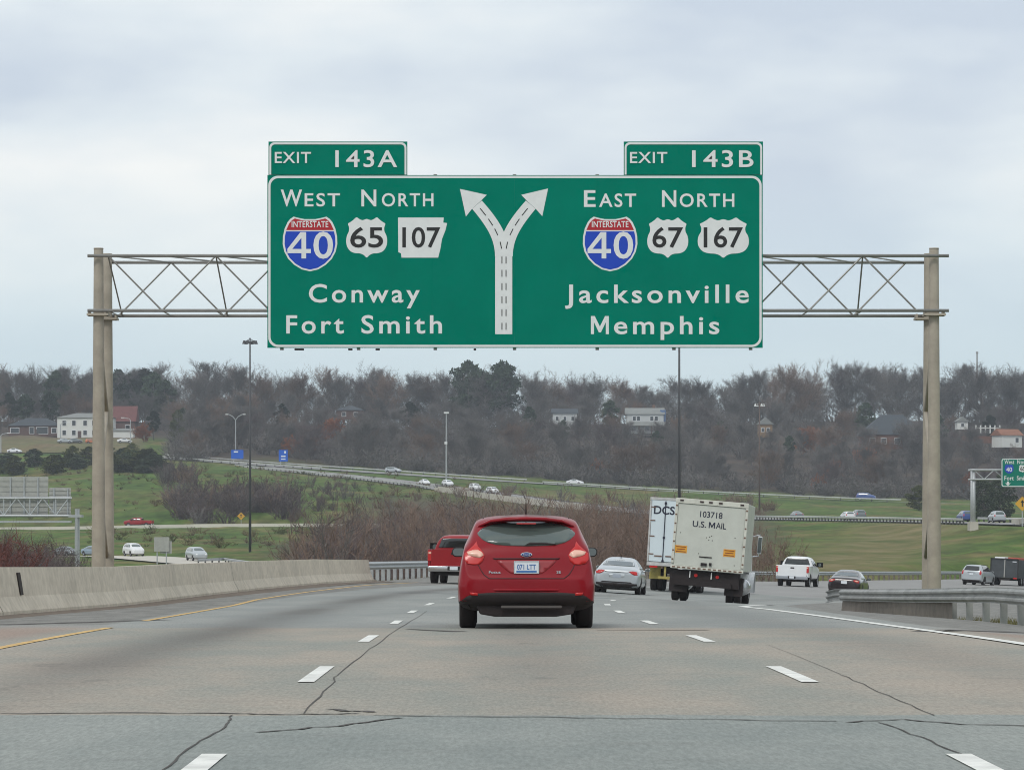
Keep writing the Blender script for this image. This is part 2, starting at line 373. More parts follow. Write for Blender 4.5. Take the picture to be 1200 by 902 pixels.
def ground(x, y):
    i = np.clip(np.interp(math.log(max(y, -29) + 40), ya, np.arange(NB)), 0, NB - 1.001); j = np.clip((x / (44 + .40 * y) + 1) / 2 * (NA - 1), 0, NA - 1.001)
    a, b = int(i), int(j); u, v = i - a, j - b
    return float(GZ[a, b] * (1 - u) * (1 - v) + GZ[a + 1, b] * u * (1 - v) + GZ[a, b + 1] * (1 - u) * v + GZ[a + 1, b + 1] * u * v)

def smooth_noise(x, y, s, seed=0):
    return math.sin(x / s + seed) * math.cos(y / s * .8 + seed * 2.1) + .5 * math.sin(x / s * 2.3 + y / s * 1.9 + seed * 3)
def terrain_mat():
    m = bpy.data.materials.new('grass_and_leaf_litter'); m.use_nodes = True; t = m.node_tree; b = t.nodes['Principled BSDF']
    b.inputs['Roughness'].default_value = .95; b.inputs['Specular IOR Level'].default_value = .1
    g = nn(t, 'ShaderNodeNewGeometry'); at = nn(t, 'ShaderNodeVertexColor'); at.layer_name = 'cover'
    sp = nn(t, 'ShaderNodeSeparateColor'); t.links.new(at.outputs[0], sp.inputs[0])
    def noise(sc_, det=6, st=(1, 1, 1)):
        mpp = nn(t, 'ShaderNodeMapping'); mpp.inputs['Scale'].default_value = st
        n = nn(t, 'ShaderNodeTexNoise'); n.inputs['Scale'].default_value = sc_; n.inputs['Detail'].default_value = det; n.inputs['Roughness'].default_value = .62
        t.links.new(g.outputs['Position'], mpp.inputs[0]); t.links.new(mpp.outputs[0], n.inputs['Vector']); return n.outputs[0]
    def ramp(src, stops):
        r = nn(t, 'ShaderNodeValToRGB'); e = r.color_ramp.elements
        e[0].position, e[0].color = stops[0][0], (*stops[0][1], 1); e[1].position, e[1].color = stops[-1][0], (*stops[-1][1], 1)
        for p, c in stops[1:-1]: x = e.new(p); x.color = (*c, 1)
        t.links.new(src, r.inputs[0]); return r.outputs[0]
    def mix(f, a, c, mode='MIX'):
        x = nn(t, 'ShaderNodeMixRGB', blend_type=mode)
        for s, v in ((0, f), (1, a), (2, c)):
            if isinstance(v, (int, float)): x.inputs[s].default_value = v
            else: t.links.new(v, x.inputs[s])
        return x.outputs[0]
    grass = ramp(noise(.05, 9), [(.36, (.165, .140, .062)), (.45, (.110, .128, .040)), (.55, (.078, .135, .027)), (.68, (.042, .082, .017))])
    fine = ramp(noise(.35, 10, (1, .35, 1)), [(.32, (.55, .55, .50)), (.68, (1.35, 1.32, 1.2))])
    grass = mix(1.0, grass, fine, 'MULTIPLY')
    dirt = ramp(noise(.3, 8), [(.3, (.15, .105, .07)), (.7, (.24, .185, .125))])
    litter = ramp(noise(.10, 8), [(.3, (.055, .047, .042)), (.5, (.080, .066, .055)), (.7, (.105, .075, .056))])
    tan = ramp(noise(.12, 9), [(.36, (.085, .105, .032)), (.50, (.17, .145, .065)), (.66, (.24, .195, .11))])
    c = mix(sp.outputs[0], grass, litter); c = mix(sp.outputs[1], c, dirt); c = mix(sp.outputs[2], c, tan)
    t.links.new(c, b.inputs['Base Color']); return m
me = bpy.data.meshes.new('ground')
V = np.stack([GX, GY, GZ], -1).reshape(-1, 3); idx = np.arange(NA * NB).reshape(NB, NA)
Fq = np.stack([idx[:-1, :-1], idx[:-1, 1:], idx[1:, 1:], idx[1:, :-1]], -1).reshape(-1, 4)
me.from_pydata(V.tolist(), [], Fq.tolist()); me.shade_smooth()
cov = np.zeros((NB, NA, 4)); cov[..., 3] = 1
PXg = 600 + GX / np.maximum(GY, 20) * F
wood = np.clip((GY - np.where(PXg < 200, 1075, 960)) / 25, 0, 1); cov[..., 0] = wood
brush = ((GY > 175) & (GY < 560) & (PXg > 330) & (PXg < 905)) | ((GY > 560) & (GY < 745) & (PXg > 440) & (PXg < 900))
cov[..., 0] = np.maximum(cov[..., 0], blur(brush.astype(float), 6) * .9)
cov[..., 1] = np.where(GY < 170, .85, 0) * (GX < 0) + np.where((GY < 60) & (GX > 0), .5, 0)
cov[..., 1] = np.maximum(cov[..., 1], np.where((GY > 1005) & (GY < 1100) & (PXg < 168), .55, 0))
tanm = np.exp(-((PXg - 1020 - (GY - 400) * .55) / 75) ** 2) * ((GY > 310) & (GY < 540)) * 1.0 + np.exp(-((PXg - 660) / 130) ** 2) * ((GY > 690) & (GY < 820)) * .6
cov[..., 2] = np.clip(blur(tanm, 4), 0, 1)
ca_ = me.color_attributes.new('cover', 'FLOAT_COLOR', 'POINT'); ca_.data.foreach_set('color', cov.reshape(-1).astype(np.float32))
me.materials.append(terrain_mat()); struct(link('ground', me))

# ------------------------------------------------------------------ main roadway
def road_mat():
    m = bpy.data.materials.new('worn_highway_pavement'); m.use_nodes = True; t = m.node_tree; b = t.nodes['Principled BSDF']
    b.inputs['Roughness'].default_value = .8; b.inputs['Specular IOR Level'].default_value = .3
    uv = nn(t, 'ShaderNodeUVMap'); sp = nn(t, 'ShaderNodeSeparateXYZ'); t.links.new(uv.outputs[0], sp.inputs[0])
    U, Vv = sp.outputs[0], sp.outputs[1]
    def mth(op, a, c=None, d=None):
        n = nn(t, 'ShaderNodeMath', operation=op)
        for i, v in enumerate((a, c, d)):
            if v is None: continue
            if isinstance(v, (int, float)): n.inputs[i].default_value = v
            else: t.links.new(v, n.inputs[i])
        return n.outputs[0]
    def noise(sc_, st=(1, 1, 1), det=6, ro=.6):
        mpp = nn(t, 'ShaderNodeMapping'); mpp.inputs['Scale'].default_value = st
        n = nn(t, 'ShaderNodeTexNoise'); n.inputs['Scale'].default_value = sc_; n.inputs['Detail'].default_value = det; n.inputs['Roughness'].default_value = ro
        t.links.new(uv.outputs[0], mpp.inputs[0]); t.links.new(mpp.outputs[0], n.inputs['Vector']); return n.outputs[0]
    def rng(x, a, c, lo=0., hi=1.):
        n = nn(t, 'ShaderNodeMapRange'); n.interpolation_type = 'SMOOTHSTEP'
        for i, v in enumerate((a, c, lo, hi)): n.inputs[i + 1].default_value = v
        t.links.new(x, n.inputs[0]); return n.outputs[0]
    def mix(f, a, c, mode='MIX'):
        x = nn(t, 'ShaderNodeMixRGB', blend_type=mode)
        for s, v in ((0, f), (1, a), (2, c)):
            if isinstance(v, tuple): x.inputs[s].default_value = (*v, 1)
            elif isinstance(v, (int, float)): x.inputs[s].default_value = v
            else: t.links.new(v, x.inputs[s])
        return x.outputs[0]
    big = rng(noise(.42, (1, .30, 1), 7, .65), .34, .66)
    vj = mth('ADD', Vv, mth('MULTIPLY', noise(.9, (1, .2, 1), 5), .5))
    near = rng(vj, 20.9, 21.05)            # seam of the first slab
    deck_end = rng(vj, 45.5, 47.0)
    asphalt = mix(big, (.205, .228, .215), (.275, .292, .272))
    deck = mix(big, (.245, .252, .222), (.345, .300, .248))
    far = mix(big, (.225, .238, .228), (.285, .290, .272))
    c = mix(near, asphalt, deck); c = mix(deck_end, c, far)
    au = mth('ABSOLUTE', mth('SUBTRACT', U, .3))
    sh = mth('MULTIPLY', rng(au, 5.5, 6.2), mth('MULTIPLY', near, mth('SUBTRACT', 1., rng(Vv, 43, 50))))
    c = mix(mth('MULTIPLY', sh, .75), c, (.285, .205, .165))     # pinkish deck shoulders
    so_ = mth('MULTIPLY', rng(au, 5.75, 6.05), rng(vj, 47.5, 50))
    c = mix(mth('MULTIPLY', so_, .8), c, mix(rng(noise(2.2, (1, .3, 1), 6, .7), .35, .65), (.125, .118, .105), (.215, .205, .185)))
    # oil darkened lane middles
    dark = None
    for x0, wd, am in ((-3.5, .60, .78), (.25, .6, .34), (4.0, .65, .30)):
        g = mth('POWER', 2.718, mth('MULTIPLY', mth('POWER', mth('DIVIDE', mth('SUBTRACT', U, x0), wd), 2.0), -1.0))
        g = mth('MULTIPLY', g, am); dark = g if dark is None else mth('ADD', dark, g)
    dark = mth('MULTIPLY', dark, mth('MULTIPLY', rng(Vv, 19, 30, .15, 1), rng(noise(.35, (.6, .18, 1), 4), .3, .65, .5, 1.1)))
    c = mix(dark, c, (.105, .10, .092))
    # short transverse streaks and coarse aggregate speckle
    st = rng(noise(2.2, (.30, .55, 1), 6, .75), .54, .72); c = mix(mth('MULTIPLY', st, .34), c, (.15, .148, .138))
    spot = mth('MULTIPLY', rng(noise(1.7, (1, .35, 1), 6, .7), .56, .68), mth('MINIMUM', mth('MULTIPLY', dark, 3.0), 1.0)); c = mix(mth('MULTIPLY', spot, .45), c, (.11, .105, .095))
    sp1 = rng(noise(34, (1, .14, 1), 5, .85), .3, .7, .78, 1.22)
    spk = nn(t, 'ShaderNodeMixRGB', blend_type='MULTIPLY'); spk.inputs[0].default_value = 1; t.links.new(c, spk.inputs[1])
    cb = nn(t, 'ShaderNodeCombineColor'); [t.links.new(sp1, cb.inputs[i]) for i in range(3)]; t.links.new(cb.outputs[0], spk.inputs[2])
    t.links.new(spk.outputs[0], b.inputs['Base Color'])
    bp = nn(t, 'ShaderNodeBump'); bp.inputs['Strength'].default_value = .25; bp.inputs['Distance'].default_value = .01
    t.links.new(noise(40, (1, 1, 1), 3), bp.inputs['Height']); t.links.new(bp.outputs[0], b.inputs['Normal'])
    return m
M['road'] = road_mat()
def road_sheet(name, rows):
    """rows: [(Y, xl, xr)] on zroad"""
    vs, fs, uvs = [], [], []; n = 25
    for y, a, b in rows:
        for k in range(n):
            x = a + (b - a) * k / (n - 1); vs.append((x, y, float(zroad(np.float64(x), y)))); uvs.append((x - lane_shift(y), y))
    for i in range(len(rows) - 1):
        for k in range(n - 1): fs.append((i * n + k, i * n + k + 1, (i + 1) * n + k + 1, (i + 1) * n + k))
    me = bpy.data.meshes.new(name); me.from_pydata(vs, [], fs); me.shade_smooth()
    ul = me.uv_layers.new(name='uv'); lv = np.zeros(len(me.loops), dtype=np.int32); me.loops.foreach_get('vertex_index', lv)
    ul.data.foreach_set('uv', np.array(uvs, dtype=np.float32)[lv].reshape(-1)); me.materials.append(M['road'])
    return struct(link(name, me))
road_sheet('highway', [(y, XL(y), XR(y)) for y in list(np.arange(-30, 100, 1.5)) + list(np.arange(100, 171, 2.5)) + [171]])
road_sheet('left_branch_road', [(y, lerp(y, [171, 200, 330], [-3, -2, 0]), lerp(y, [171, 200, 330], [8, 9, 11])) for y in np.arange(171, 331, 4)])

asphalt_far = mat('far_asphalt', (.25, .245, .235), .85, 0, (.4, .12))
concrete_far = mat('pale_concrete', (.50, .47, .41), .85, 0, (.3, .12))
def strip(name, rd, hw, m, up=.02, a=0, b=None):
    P = rd[a:b]; return struct(MB().sweep(P, [(-hw, up), (0, up + .04), (hw, up)]).build(name, m, smooth=True))
# the exit ramp on the right leaves the main sheet and lies just above the ground
rp = []
for p in RAMP: rp.append(p)
def ramp_z(p): return float(zroad(np.float64(p.x), min(p.y, 420)))
vs = []; n = 9
for i, p in enumerate(RAMP):
    t = (RAMP[min(i + 1, len(RAMP) - 1)] - RAMP[max(i - 1, 0)]); t.z = 0; t.normalize(); r = Vector((t.y, -t.x, 0))
    for k in range(n):
        q = p + r * (-7.5 + 16 * k / (n - 1)); vs.append((q.x, q.y, p.z - .045 * (-7.5 + 16 * k / (n - 1)) * .9 - .02))
RAMPV = vs
me = bpy.data.meshes.new('exit_ramp'); me.from_pydata(vs, [], [(i * n + k, i * n + k + 1, (i + 1) * n + k + 1, (i + 1) * n + k) for i in range(len(RAMP) - 1) for k in range(n - 1)])
me.materials.append(asphalt_far); me.shade_smooth(); struct(link('exit_ramp', me))
strip('far_highway', ROAD_A, 8, asphalt_far); strip('overpass_road', ROAD_B, 5.5, asphalt_far); strip('frontage_road', ROAD_C, 4, concrete_far); strip('lower_road', ROAD_D, 5, concrete_far)

def on_road(x, y, up=.006): return Vector((x, y, float(zroad(np.float64(x), y)) + up))
def mark(name, pts, width, m, up=.006, sub=1.5):
    """a painted band following the pavement"""
    P = []
    for a, b in zip(pts[:-1], pts[1:]):
        n_ = max(1, int(math.hypot(b[0] - a[0], b[1] - a[1]) / sub))
        P += [(a[0] + (b[0] - a[0]) * k / n_, a[1] + (b[1] - a[1]) * k / n_) for k in range(n_)]
    P.append(pts[-1]); vs = []; wd = width if callable(width) else (lambda t: width)
    for i, p in enumerate(P):
        q0, q1 = P[max(i - 1, 0)], P[min(i + 1, len(P) - 1)]; dx, dy = q1[0] - q0[0], q1[1] - q0[1]; L = math.hypot(dx, dy) or 1
        h = wd(i / max(1, len(P) - 1)) / 2
        for s in (-1, 1): vs.append(on_road(p[0] + s * h * dy / L, p[1] - s * h * dx / L, up))
    return struct(MB().add(vs, [(2 * i, 2 * i + 1, 2 * i + 3, 2 * i + 2) for i in range(len(P) - 1)]).build(name, m))
Lx = lambda d: lerp(d, [0, 16, 26.1, 37.6, 50, 62, 74.4, 86.6, 100, 115], [-1.45, -1.48, -1.54, -1.62, -1.71, -1.83, -1.81, -1.5, -1.2, -.8])
Rx = lambda d: lerp(d, [0, 16, 26.1, 37.6, 50, 62, 74.4, 86.6, 99, 111, 124], [2.27, 2.23, 2.22, 2.15, 2.04, 1.95, 2.05, 2.56, 3.3, 4.3, 5.6])
for k in range(9):
    d = 1.9 + 11.75 * k
    if k != 8: mark('lane_marking', [(Lx(d), d), (Lx(d + 3.4), d + 3.4)], .125, M['paint_white'])
    mark('lane_marking', [(Rx(d), d), (Rx(d + 3.4), d + 3.4)], .13, M['paint_white'])
for d, x0 in ((108, 3.9), (121, 4.9), (134, 6.2)):
    mark('lane_marking', [(x0 - 2.2, d), (x0 - 1.9, d + 3)], .17, M['paint_white'])
mark('yellow_edge_line', [(-5.0, 0), (-5.0, 25), (-5.25, 38), (-5.42, 46)], .12, M['paint_yellow'])
mark('yellow_edge_line', [(-5.6, 52), (-6.0, 80), (-5.7, 95), (-4.95, 112), (-3.6, 130)], .12, M['paint_yellow'])
mark('white_edge_line', [(5.55, 10), (5.5, 30), (5.35, 43), (5.25, 52), (5.15, 58), (4.95, 66), (4.72, 70)], .16, M['paint_white'])
mark('gore_line', [(4.72, 70), (5.2, 73), (5.85, 76)], .2, M['paint_white'])
mark('gore_line', [(6.6, 84), (8.8, 104), (12, 125), (16.5, 150)], .16, M['paint_white'])
# cracks and the slab seam
def crack(pts, wdt=.03):
    wdt *= .42
    P = []
    for a, b in zip(pts[:-1], pts[1:]):
        for k in range(6): P.append((a[0] + (b[0] - a[0]) * k / 6 + random.uniform(-.014, .014), a[1] + (b[1] - a[1]) * k / 6 + random.uniform(-.05, .05)))
    P.append(pts[-1]); mark('pavement_crack', P, lambda t: wdt * (.5 + .5 * math.sin(t * 17) ** 2 + .2), M['crack'], .004, 5)
def px_road(px, py):                        # the pavement point a photo pixel shows
    d = 20.
    for _ in range(60): d = .5 * d + .5 * (EYE - float(zroad(np.float64((px - 600) * d / F), d))) * F / max(py - HZ, 5)
    return ((px - 600) * d / F, d)
for line, wd in (([(192, 902), (230, 872), (268, 848), (272, 838)], .03), ([(355, 836), (390, 800), (395, 790), (440, 756), (470, 735), (500, 716)], .025),
                 ([(0, 836), (140, 835), (280, 836), (350, 837), (420, 836)], .13), ([(300, 858), (400, 850), (470, 841)], .09), ([(385, 831), (410, 833), (440, 834)], .16),
                 ([(1030, 846), (1090, 868), (1160, 900)], .03), ([(985, 790), (1040, 815), (1095, 838)], .022), ([(900, 755), (985, 790)], .012),
                 ([(990, 846), (1060, 843), (1130, 849)], .09), ([(0, 732), (100, 729), (190, 726)], .9), ([(1075, 740), (1200, 741)], .6),
                 ([(440, 838), (600, 840), (760, 842), (980, 845)], .09), ([(1130, 849), (1240, 851)], .10), ([(480, 737), (540, 740)], .5), ([(700, 738), (830, 738)], .4)):
    crack([px_road(*p) for p in line], wd)

# ------------------------------------------------------------------ concrete barrier on the left
bp_ = [(-9.05, -6), (-9.05, 30), (-9.0, 50), (-8.85, 59), (-8.5, 70), (-8.0, 86), (-7.5, 100), (-6.6, 115), (-5.55, 130)]
BP = []
for a, b in zip(bp_[:-1], bp_[1:]):
    for k in range(6): x = a[0] + (b[0] - a[0]) * k / 6; y = a[1] + (b[1] - a[1]) * k / 6; BP.append(Vector((x, y, float(zroad(np.float64(x), y)) - .02)))
BP.append(Vector((-5.55, 130, float(zroad(np.float64(-5.55), 130)) - .02)))
bar = thing('concrete_barrier', 'long pale streaked concrete barrier along the far left shoulder under the gantry column', 'barrier', BP[0])
prof = [(.30, 0), (.30, .08), (.17, .33), (.085, .84), (-.085, .84), (-.17, .33), (-.30, .08), (-.30, 0)]
o = MB().sweep([p - BP[0] for p in BP], prof, closed=True, cap=True).build('barrier_wall', M['concrete'], bar, bevel=0)
e0, e1 = BP[-1] - BP[0], BP[-2] - BP[0]; dr = (e0 - e1).normalized()
mb = MB(); q = e0 + dr * .9
mb.add([e0 + Vector((a, 0, b)) for a, b in prof] + [q + Vector((a * 1.0, 0, b * (.12 if b > .2 else 1))) for a, b in prof],
       [tuple(range(8)), tuple(range(15, 7, -1))] + [(i, 8 + i, 8 + (i + 1) % 8, (i + 1) % 8) for i in range(8)])
mb.build('sloped_end', M['concrete'], bar)
p = Vector((-8.84, 60.2, float(zroad(np.float64(-8.84), 60.2)))) - BP[0]
MB().box(p + Vector((.125, 0, .52)), (.10, .42, .40), rz=.03, ry=-.16).build('drain_slot', mat('slot_shade_colour', (.03, .022, .018), .9), bar)  # dark block on the face; the slot's inner shade is put in its colour
for dj in (57.5, 92):
    i = min(range(len(BP)), key=lambda k: abs(BP[k].y - dj)); q = BP[i] - BP[0]
    MB().sweep([q + Vector((0, -.015, 0)), q + Vector((0, .015, 0))], [(a * 1.012, b * 1.004) for a, b in prof], closed=True, cap=True).build('joint', mat('joint_filler', (.16, .14, .115), .9), bar)
dirt = MB()
for i, pnt in enumerate(BP): pass
dirt.sweep([p + Vector((0, 0, .026)) for p in BP[6:]], [(.29, 0), (.6, .012), (1.15, -.02)])
struct(dirt.build('shoulder_dirt_path', mat('shoulder_grit', (.13, .10, .075), .95, 0, (3, .45))))

# ------------------------------------------------------------------ guardrails
WB = [(0, 0), (.0, .02), (.06, .07), (.06, .11), (.0, .155), (.0, .175), (.06, .22), (.06, .26), (0, .31), (0, .33)]
def guardrail(name, label, pts, spacing, h=.42, side=1, m=None, post_w=.15, group=None, postm=None, block=True, pz=None):
    root = thing(name, label, 'guardrail', pts[0], 0, group)
    P = [Vector(p) - Vector(pts[0]) for p in pts]
    MB().sweep([p + Vector((0, 0, h)) for p in P], [(a * side, b) for a, b in WB] + [((a - .008) * side, b) for a, b in WB[::-1]], closed=True, cap=True).build('rail_beam', m or M['galv'], root)
    acc = 0; nxt = .3
    for a, b in zip(P[:-1], P[1:]):
        L = (b - a).length
        while nxt < acc + L:
            q = a + (b - a) * ((nxt - acc) / L); t = (b - a).normalized(); r = Vector((t.y, -t.x, 0)) * side
            gz = (ground(q.x + pts[0][0], q.y + pts[0][1]) if pz is None else pz) - pts[0][2]
            pm = MB(); bot = min(gz - .05, q.z + h - .2); c = q - r * (.09 + (.1 if block else 0))
            pm.box((c.x, c.y, (bot + q.z + h + .30) / 2), (post_w, post_w, q.z + h + .30 - bot), math.atan2(t.y, t.x))
            if block: pm.box((q - r * .065)[:2] + (q.z + h + .165,), (.12, .13, .3), math.atan2(t.y, t.x))
            pm.build('post', postm or m or M['galv'], root); nxt += spacing
        acc += L
    return root
gr_wood = mat('weathered_timber', (.19, .165, .14), .9, 0, (3, .3))
# near right rail, ends in a turned-down flared end
rr = [W(985, 0, 95), W(1015, 0, 91), W(1060, 0, 85), W(1110, 0, 78), W(1160, 0, 71.5), W(1215, 0, 65)] + [Vector((9.95, d, 0)) for d in (56, 46, 38, 30, 20, 8)]
rr = [Vector((p.x, p.y, float(zroad(np.float64(p.x), p.y)) + .0)) for p in rr]
grn = guardrail('guardrail', 'weathered grey steel guardrail with closely spaced posts in front of the right gantry columns', rr[::-1], 2.5, .40, -1, M['galv_old'], .14, pz=-1.35)
e = rr[0] - rr[-1]
MB().sweep([e + Vector((.05, -.2, .40)), e + Vector((-.12, .5, .38)), e + Vector((-.3, 1.2, .30))], [(a, b) for a, b in WB] + [(a - .01, b) for a, b in WB[::-1]], closed=True, cap=True).build('flared_end', M['galv_old'], grn)
MB().add([e + Vector((0, 0, -.05)), e + Vector((.05, -.1, .42))] + [rr[i] - rr[-1] + Vector((.12, 0, z)) for i in (1, 3) for z in (-.05, .42)],
         [(0, 1, 3, 2), (2, 3, 5, 4)]).build('rub_board', gr_wood, grn)
# rail beyond the barrier on the left, behind the red pickup
lr = [Vector((x, y, float(zroad(np.float64(x), y)))) for x, y in ((-5.9, 131), (-5.6, 138), (-5.0, 145), (-3.8, 156), (-2.6, 168))]
guardrail('guardrail', 'bright steel guardrail running on from the end of the concrete barrier to the red pickup', lr, 1.9, .42, 1, M['galv'], .14)
# rail on the outside of the ramp
rrp = []
for i, p in enumerate(RAMP):
    if p.y < 205 or p.y > 400: continue
    t = (RAMP[min(i + 1, len(RAMP) - 1)] - RAMP[i - 1]); t.z = 0; t.normalize(); r = Vector((t.y, -t.x, 0)); q = p - r * 8.6; q.z = p.z + .28; rrp.append(q)
guardrail('guardrail', 'long galvanised guardrail curving along the foot of the green embankment behind the white pickup', rrp, 2.0, .42, 1, M['galv'], .15, postm=gr_wood)
white_rail = mat('bright_rail_steel', (.55, .56, .55), .5, .2, (1, .1)); dark_post = mat('dark_post', (.07, .07, .065), .9)
def far_rail(rd, off, label, a, b, sp, m=white_rail, pm=dark_post, hh=.40):
    P = []
    for i, p in enumerate(rd):
        if not (a <= 600 + p.x / p.y * F <= b): continue
        t = (rd[min(i + 1, len(rd) - 1)] - rd[max(i - 1, 0)]); t.z = 0; t.normalize(); r = Vector((t.y, -t.x, 0)); q = p + r * off; q.z = p.z; P.append(q)
    return guardrail('guardrail', label, P, sp, hh, 1, m, .2, postm=pm, block=False)
far_rail(ROAD_B, 6.2, 'pale guardrail with dark posts on the near edge of the descending overpass road', 300, 545, 3.0)
far_rail(ROAD_B, 6.2, 'pale guardrail with dark posts along the top of the green embankment', 876, 1182, 2.2)
far_rail(ROAD_B, -6.2, 'thin pale guardrail on the far edge of the road over the embankment', 1085, 1260, 3.0)
far_rail(ROAD_A, 9, 'thin guardrail at the foot of the wooded hill right of the white coupe', 640, 1085, 4)
far_rail(ROAD_A, -9, 'thin guardrail at the foot of the wooded hill behind the blue signs', 150, 640, 4)
far_rail(ROAD_A, 9, 'long pale guardrail at the top of the left grass slope', 146, 440, 3.2)
fr = [W(232, 657, 425), W(262, 652, 432), W(300, 655, 412), W(335, 658, 400)]
for p in fr: p.z = ground(p.x, p.y)
guardrail('guardrail', 'low green-grey rail beside the lower road behind the concrete barrier', fr, 2.0, .5, 1, M['galv'], .15, postm=dark_post, block=False)
# low pale wall in front of the frontage road
lw = []
for i, p in enumerate(ROAD_C):
    t = (ROAD_C[min(i + 1, len(ROAD_C) - 1)] - ROAD_C[max(i - 1, 0)]); t.z = 0; t.normalize(); lw.append(p + Vector((t.y, -t.x, 0)) * 4.6 + Vector((0, 0, -.3)))
tag(MB().sweep(lw, [(-.15, 0), (-.12, .78), (.12, .78), (.15, 0)], cap=True, closed=True).build('retaining_wall', mat('pale_kerb_concrete', (.60, .57, .50), .8, 0, (.3, .1))),
    'low pale concrete wall running across the grass in front of the distant red pickup', 'wall')

# bridge deck where the overpass road leaves the slope
br = thing('road_bridge', 'concrete road bridge with dark underside among the brown brush', 'bridge', W(560, 577, 780))
o0 = Vector(br.location); seg = [p for p in ROAD_B if 540 <= 600 + p.x / p.y * F <= 720]
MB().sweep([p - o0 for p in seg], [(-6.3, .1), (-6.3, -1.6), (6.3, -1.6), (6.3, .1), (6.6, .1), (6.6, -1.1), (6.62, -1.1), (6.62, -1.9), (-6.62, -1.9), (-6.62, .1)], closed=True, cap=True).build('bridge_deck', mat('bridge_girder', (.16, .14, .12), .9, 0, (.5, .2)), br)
pr = [p - o0 for p in seg]
MB().sweep([p + Vector((0, 0, .1)) for p in pr], [(6.62, -.9), (6.9, -.9), (6.85, .95), (6.65, .95)], closed=True, cap=True).build('parapet', concrete_far, br)
p = seg[0] - o0; t = (seg[1] - seg[0]).normalized(); r = Vector((t.y, -t.x, 0))
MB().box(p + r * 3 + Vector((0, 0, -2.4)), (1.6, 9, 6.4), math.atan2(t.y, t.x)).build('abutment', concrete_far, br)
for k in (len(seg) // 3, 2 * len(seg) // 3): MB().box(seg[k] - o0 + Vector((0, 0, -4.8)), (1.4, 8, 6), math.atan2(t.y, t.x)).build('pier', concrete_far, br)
o1 = W(1193, 621, 462); be = thing('bridge_abutment', 'grey concrete bridge end with dark opening at the top of the green bank', 'bridge', o1)
MB().box((0.2, 0, .1), (.7, 3.5, 2.8)).box((6, 2, 1.25), (12, 8, .7)).build('wing_wall', concrete_far, be)
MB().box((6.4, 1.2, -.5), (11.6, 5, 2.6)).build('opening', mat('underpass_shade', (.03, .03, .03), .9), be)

# ------------------------------------------------------------------ overhead gantry
GD = 90.0; GS = F / GD; GL, GR2, GP_ = -484.5 * GD / F, 494.5 * GD / F, 1.95
gan = thing('overhead_gantry', 'tan steel gantry of paired columns and tubular box truss carrying the big green sign', 'gantry', (GL, GD, float(ground(GL, GD))))
g0 = Vector(gan.location)
TOPZ = EYE + 308 / GS; ZT, ZB = EYE + 299.5 / GS, EYE + 235.5 / GS
def G(x, y, z): return Vector((x, y, z)) - g0
for gx in (GL, GR2):
    for gy in (GD, GD + GP_):
        gx2 = gx + (.10 if gx > 0 and gy > GD else 0); b0 = G(gx2, gy, -2.2); t0 = G(gx2, gy, TOPZ)
        mb = MB(); mb.tube(b0, t0, .20, .125, 24, cap=False); mb.tube(t0, t0 + Vector((0, 0, .03)), .13, .13, 24); mb.tube(b0, b0 + Vector((0, 0, .9)), .30, .30, 16)
        mb.build('column', M['steel_tan'], gan, smooth=True)
        mb = MB(); mb.box(G(gx, gy, ZB - .10), (.56, .55, .06))
        for q in (-.24, .24): mb.box(G(gx + q, gy, ZB - .05), (.05, .34, .16))
        mb.build('chord_saddle', M['steel_tan'], gan)
    zs = [0.0, 1.9, 3.9, 5.9]; fl = 0
    for a, b in zip(zs[:-1], zs[1:]):
        y0, y1 = (GD + .15, GD + GP_ - .15) if fl else (GD + GP_ - .15, GD + .15); fl ^= 1
        MB().tube(G(gx, y0, a), G(gx, y1, b), .055, .055, 8).build('brace', M['steel_tan'], gan, smooth=True)
YF, YB = GD - .24, GD + GP_ + .22
for gy in (YF, YB):
    for z in (ZT, ZB): MB().tube(G(GL - .26, gy, z), G(GR2 + .36, gy, z), .043, .043, 10).build('truss_chord', M['truss'], gan, smooth=True)
PW = 63 / GS; xs = np.arange(GL + .28, GR2 - .9, PW); webs = [MB(), MB()]
for i, x in enumerate(xs):
    for gy, flip in ((YF, 0), (YB, 1)):
        a, b = (ZB, ZT) if (i % 2) ^ flip else (ZT, ZB)
        webs[flip].tube(G(x, gy, a), G(min(x + PW, GR2), gy, b), .026, .026, 6)
    if i % 2 == 0: MB().tube(G(x, YF, ZT), G(x + .1, YB, ZB), .022, .022, 6).build('cross_brace', M['truss'], gan)
    for z in (ZT, ZB): MB().tube(G(x, YF, z), G(x + (PW if z == ZT else 0), YB, z), .02, .02, 6).build('cross_brace', M['truss'], gan)
for wb_ in webs: wb_.build('truss_lattice', M['truss'], gan)

# ------------------------------------------------------------------ the big sign, in its own panel coordinates
SD = GD - .55; SS = F / SD
def X(px): return (px - 600) / SS
def Z(py): return (407.5 - py) / SS
sign = thing('highway_sign', 'large green overhead exit sign with white arrow splitting in two, shields and two exit tabs', 'sign', (0, SD, EYE + (HZ - 407.5) / SS))
panel = MB(); 
xe = [313.3, 410, 507, 603, 700, 797, 893.8]
for a, b in zip(xe[:-1], xe[1:]):
    yb = [205.3, 238, 272, 306, 340, 373, 407.5]
    panel.box(((X(a) + X(b)) / 2, .03, (Z(205.3) + Z(407.5)) / 2), (X(b) - X(a) - .001, .06, Z(205.3) - Z(407.5)))
pn = panel.build('panel', M['sign_green'], sign)
mb = MB(); ring_prism(mb, rrect(X(314.4), X(892.6), Z(406.6), Z(206.2), .25, 8), rrect(X(317), X(890), Z(404), Z(208.9), .21, 8), -.006, .002)
mb.build('border', M['sign_white'], pn)
mb = MB()
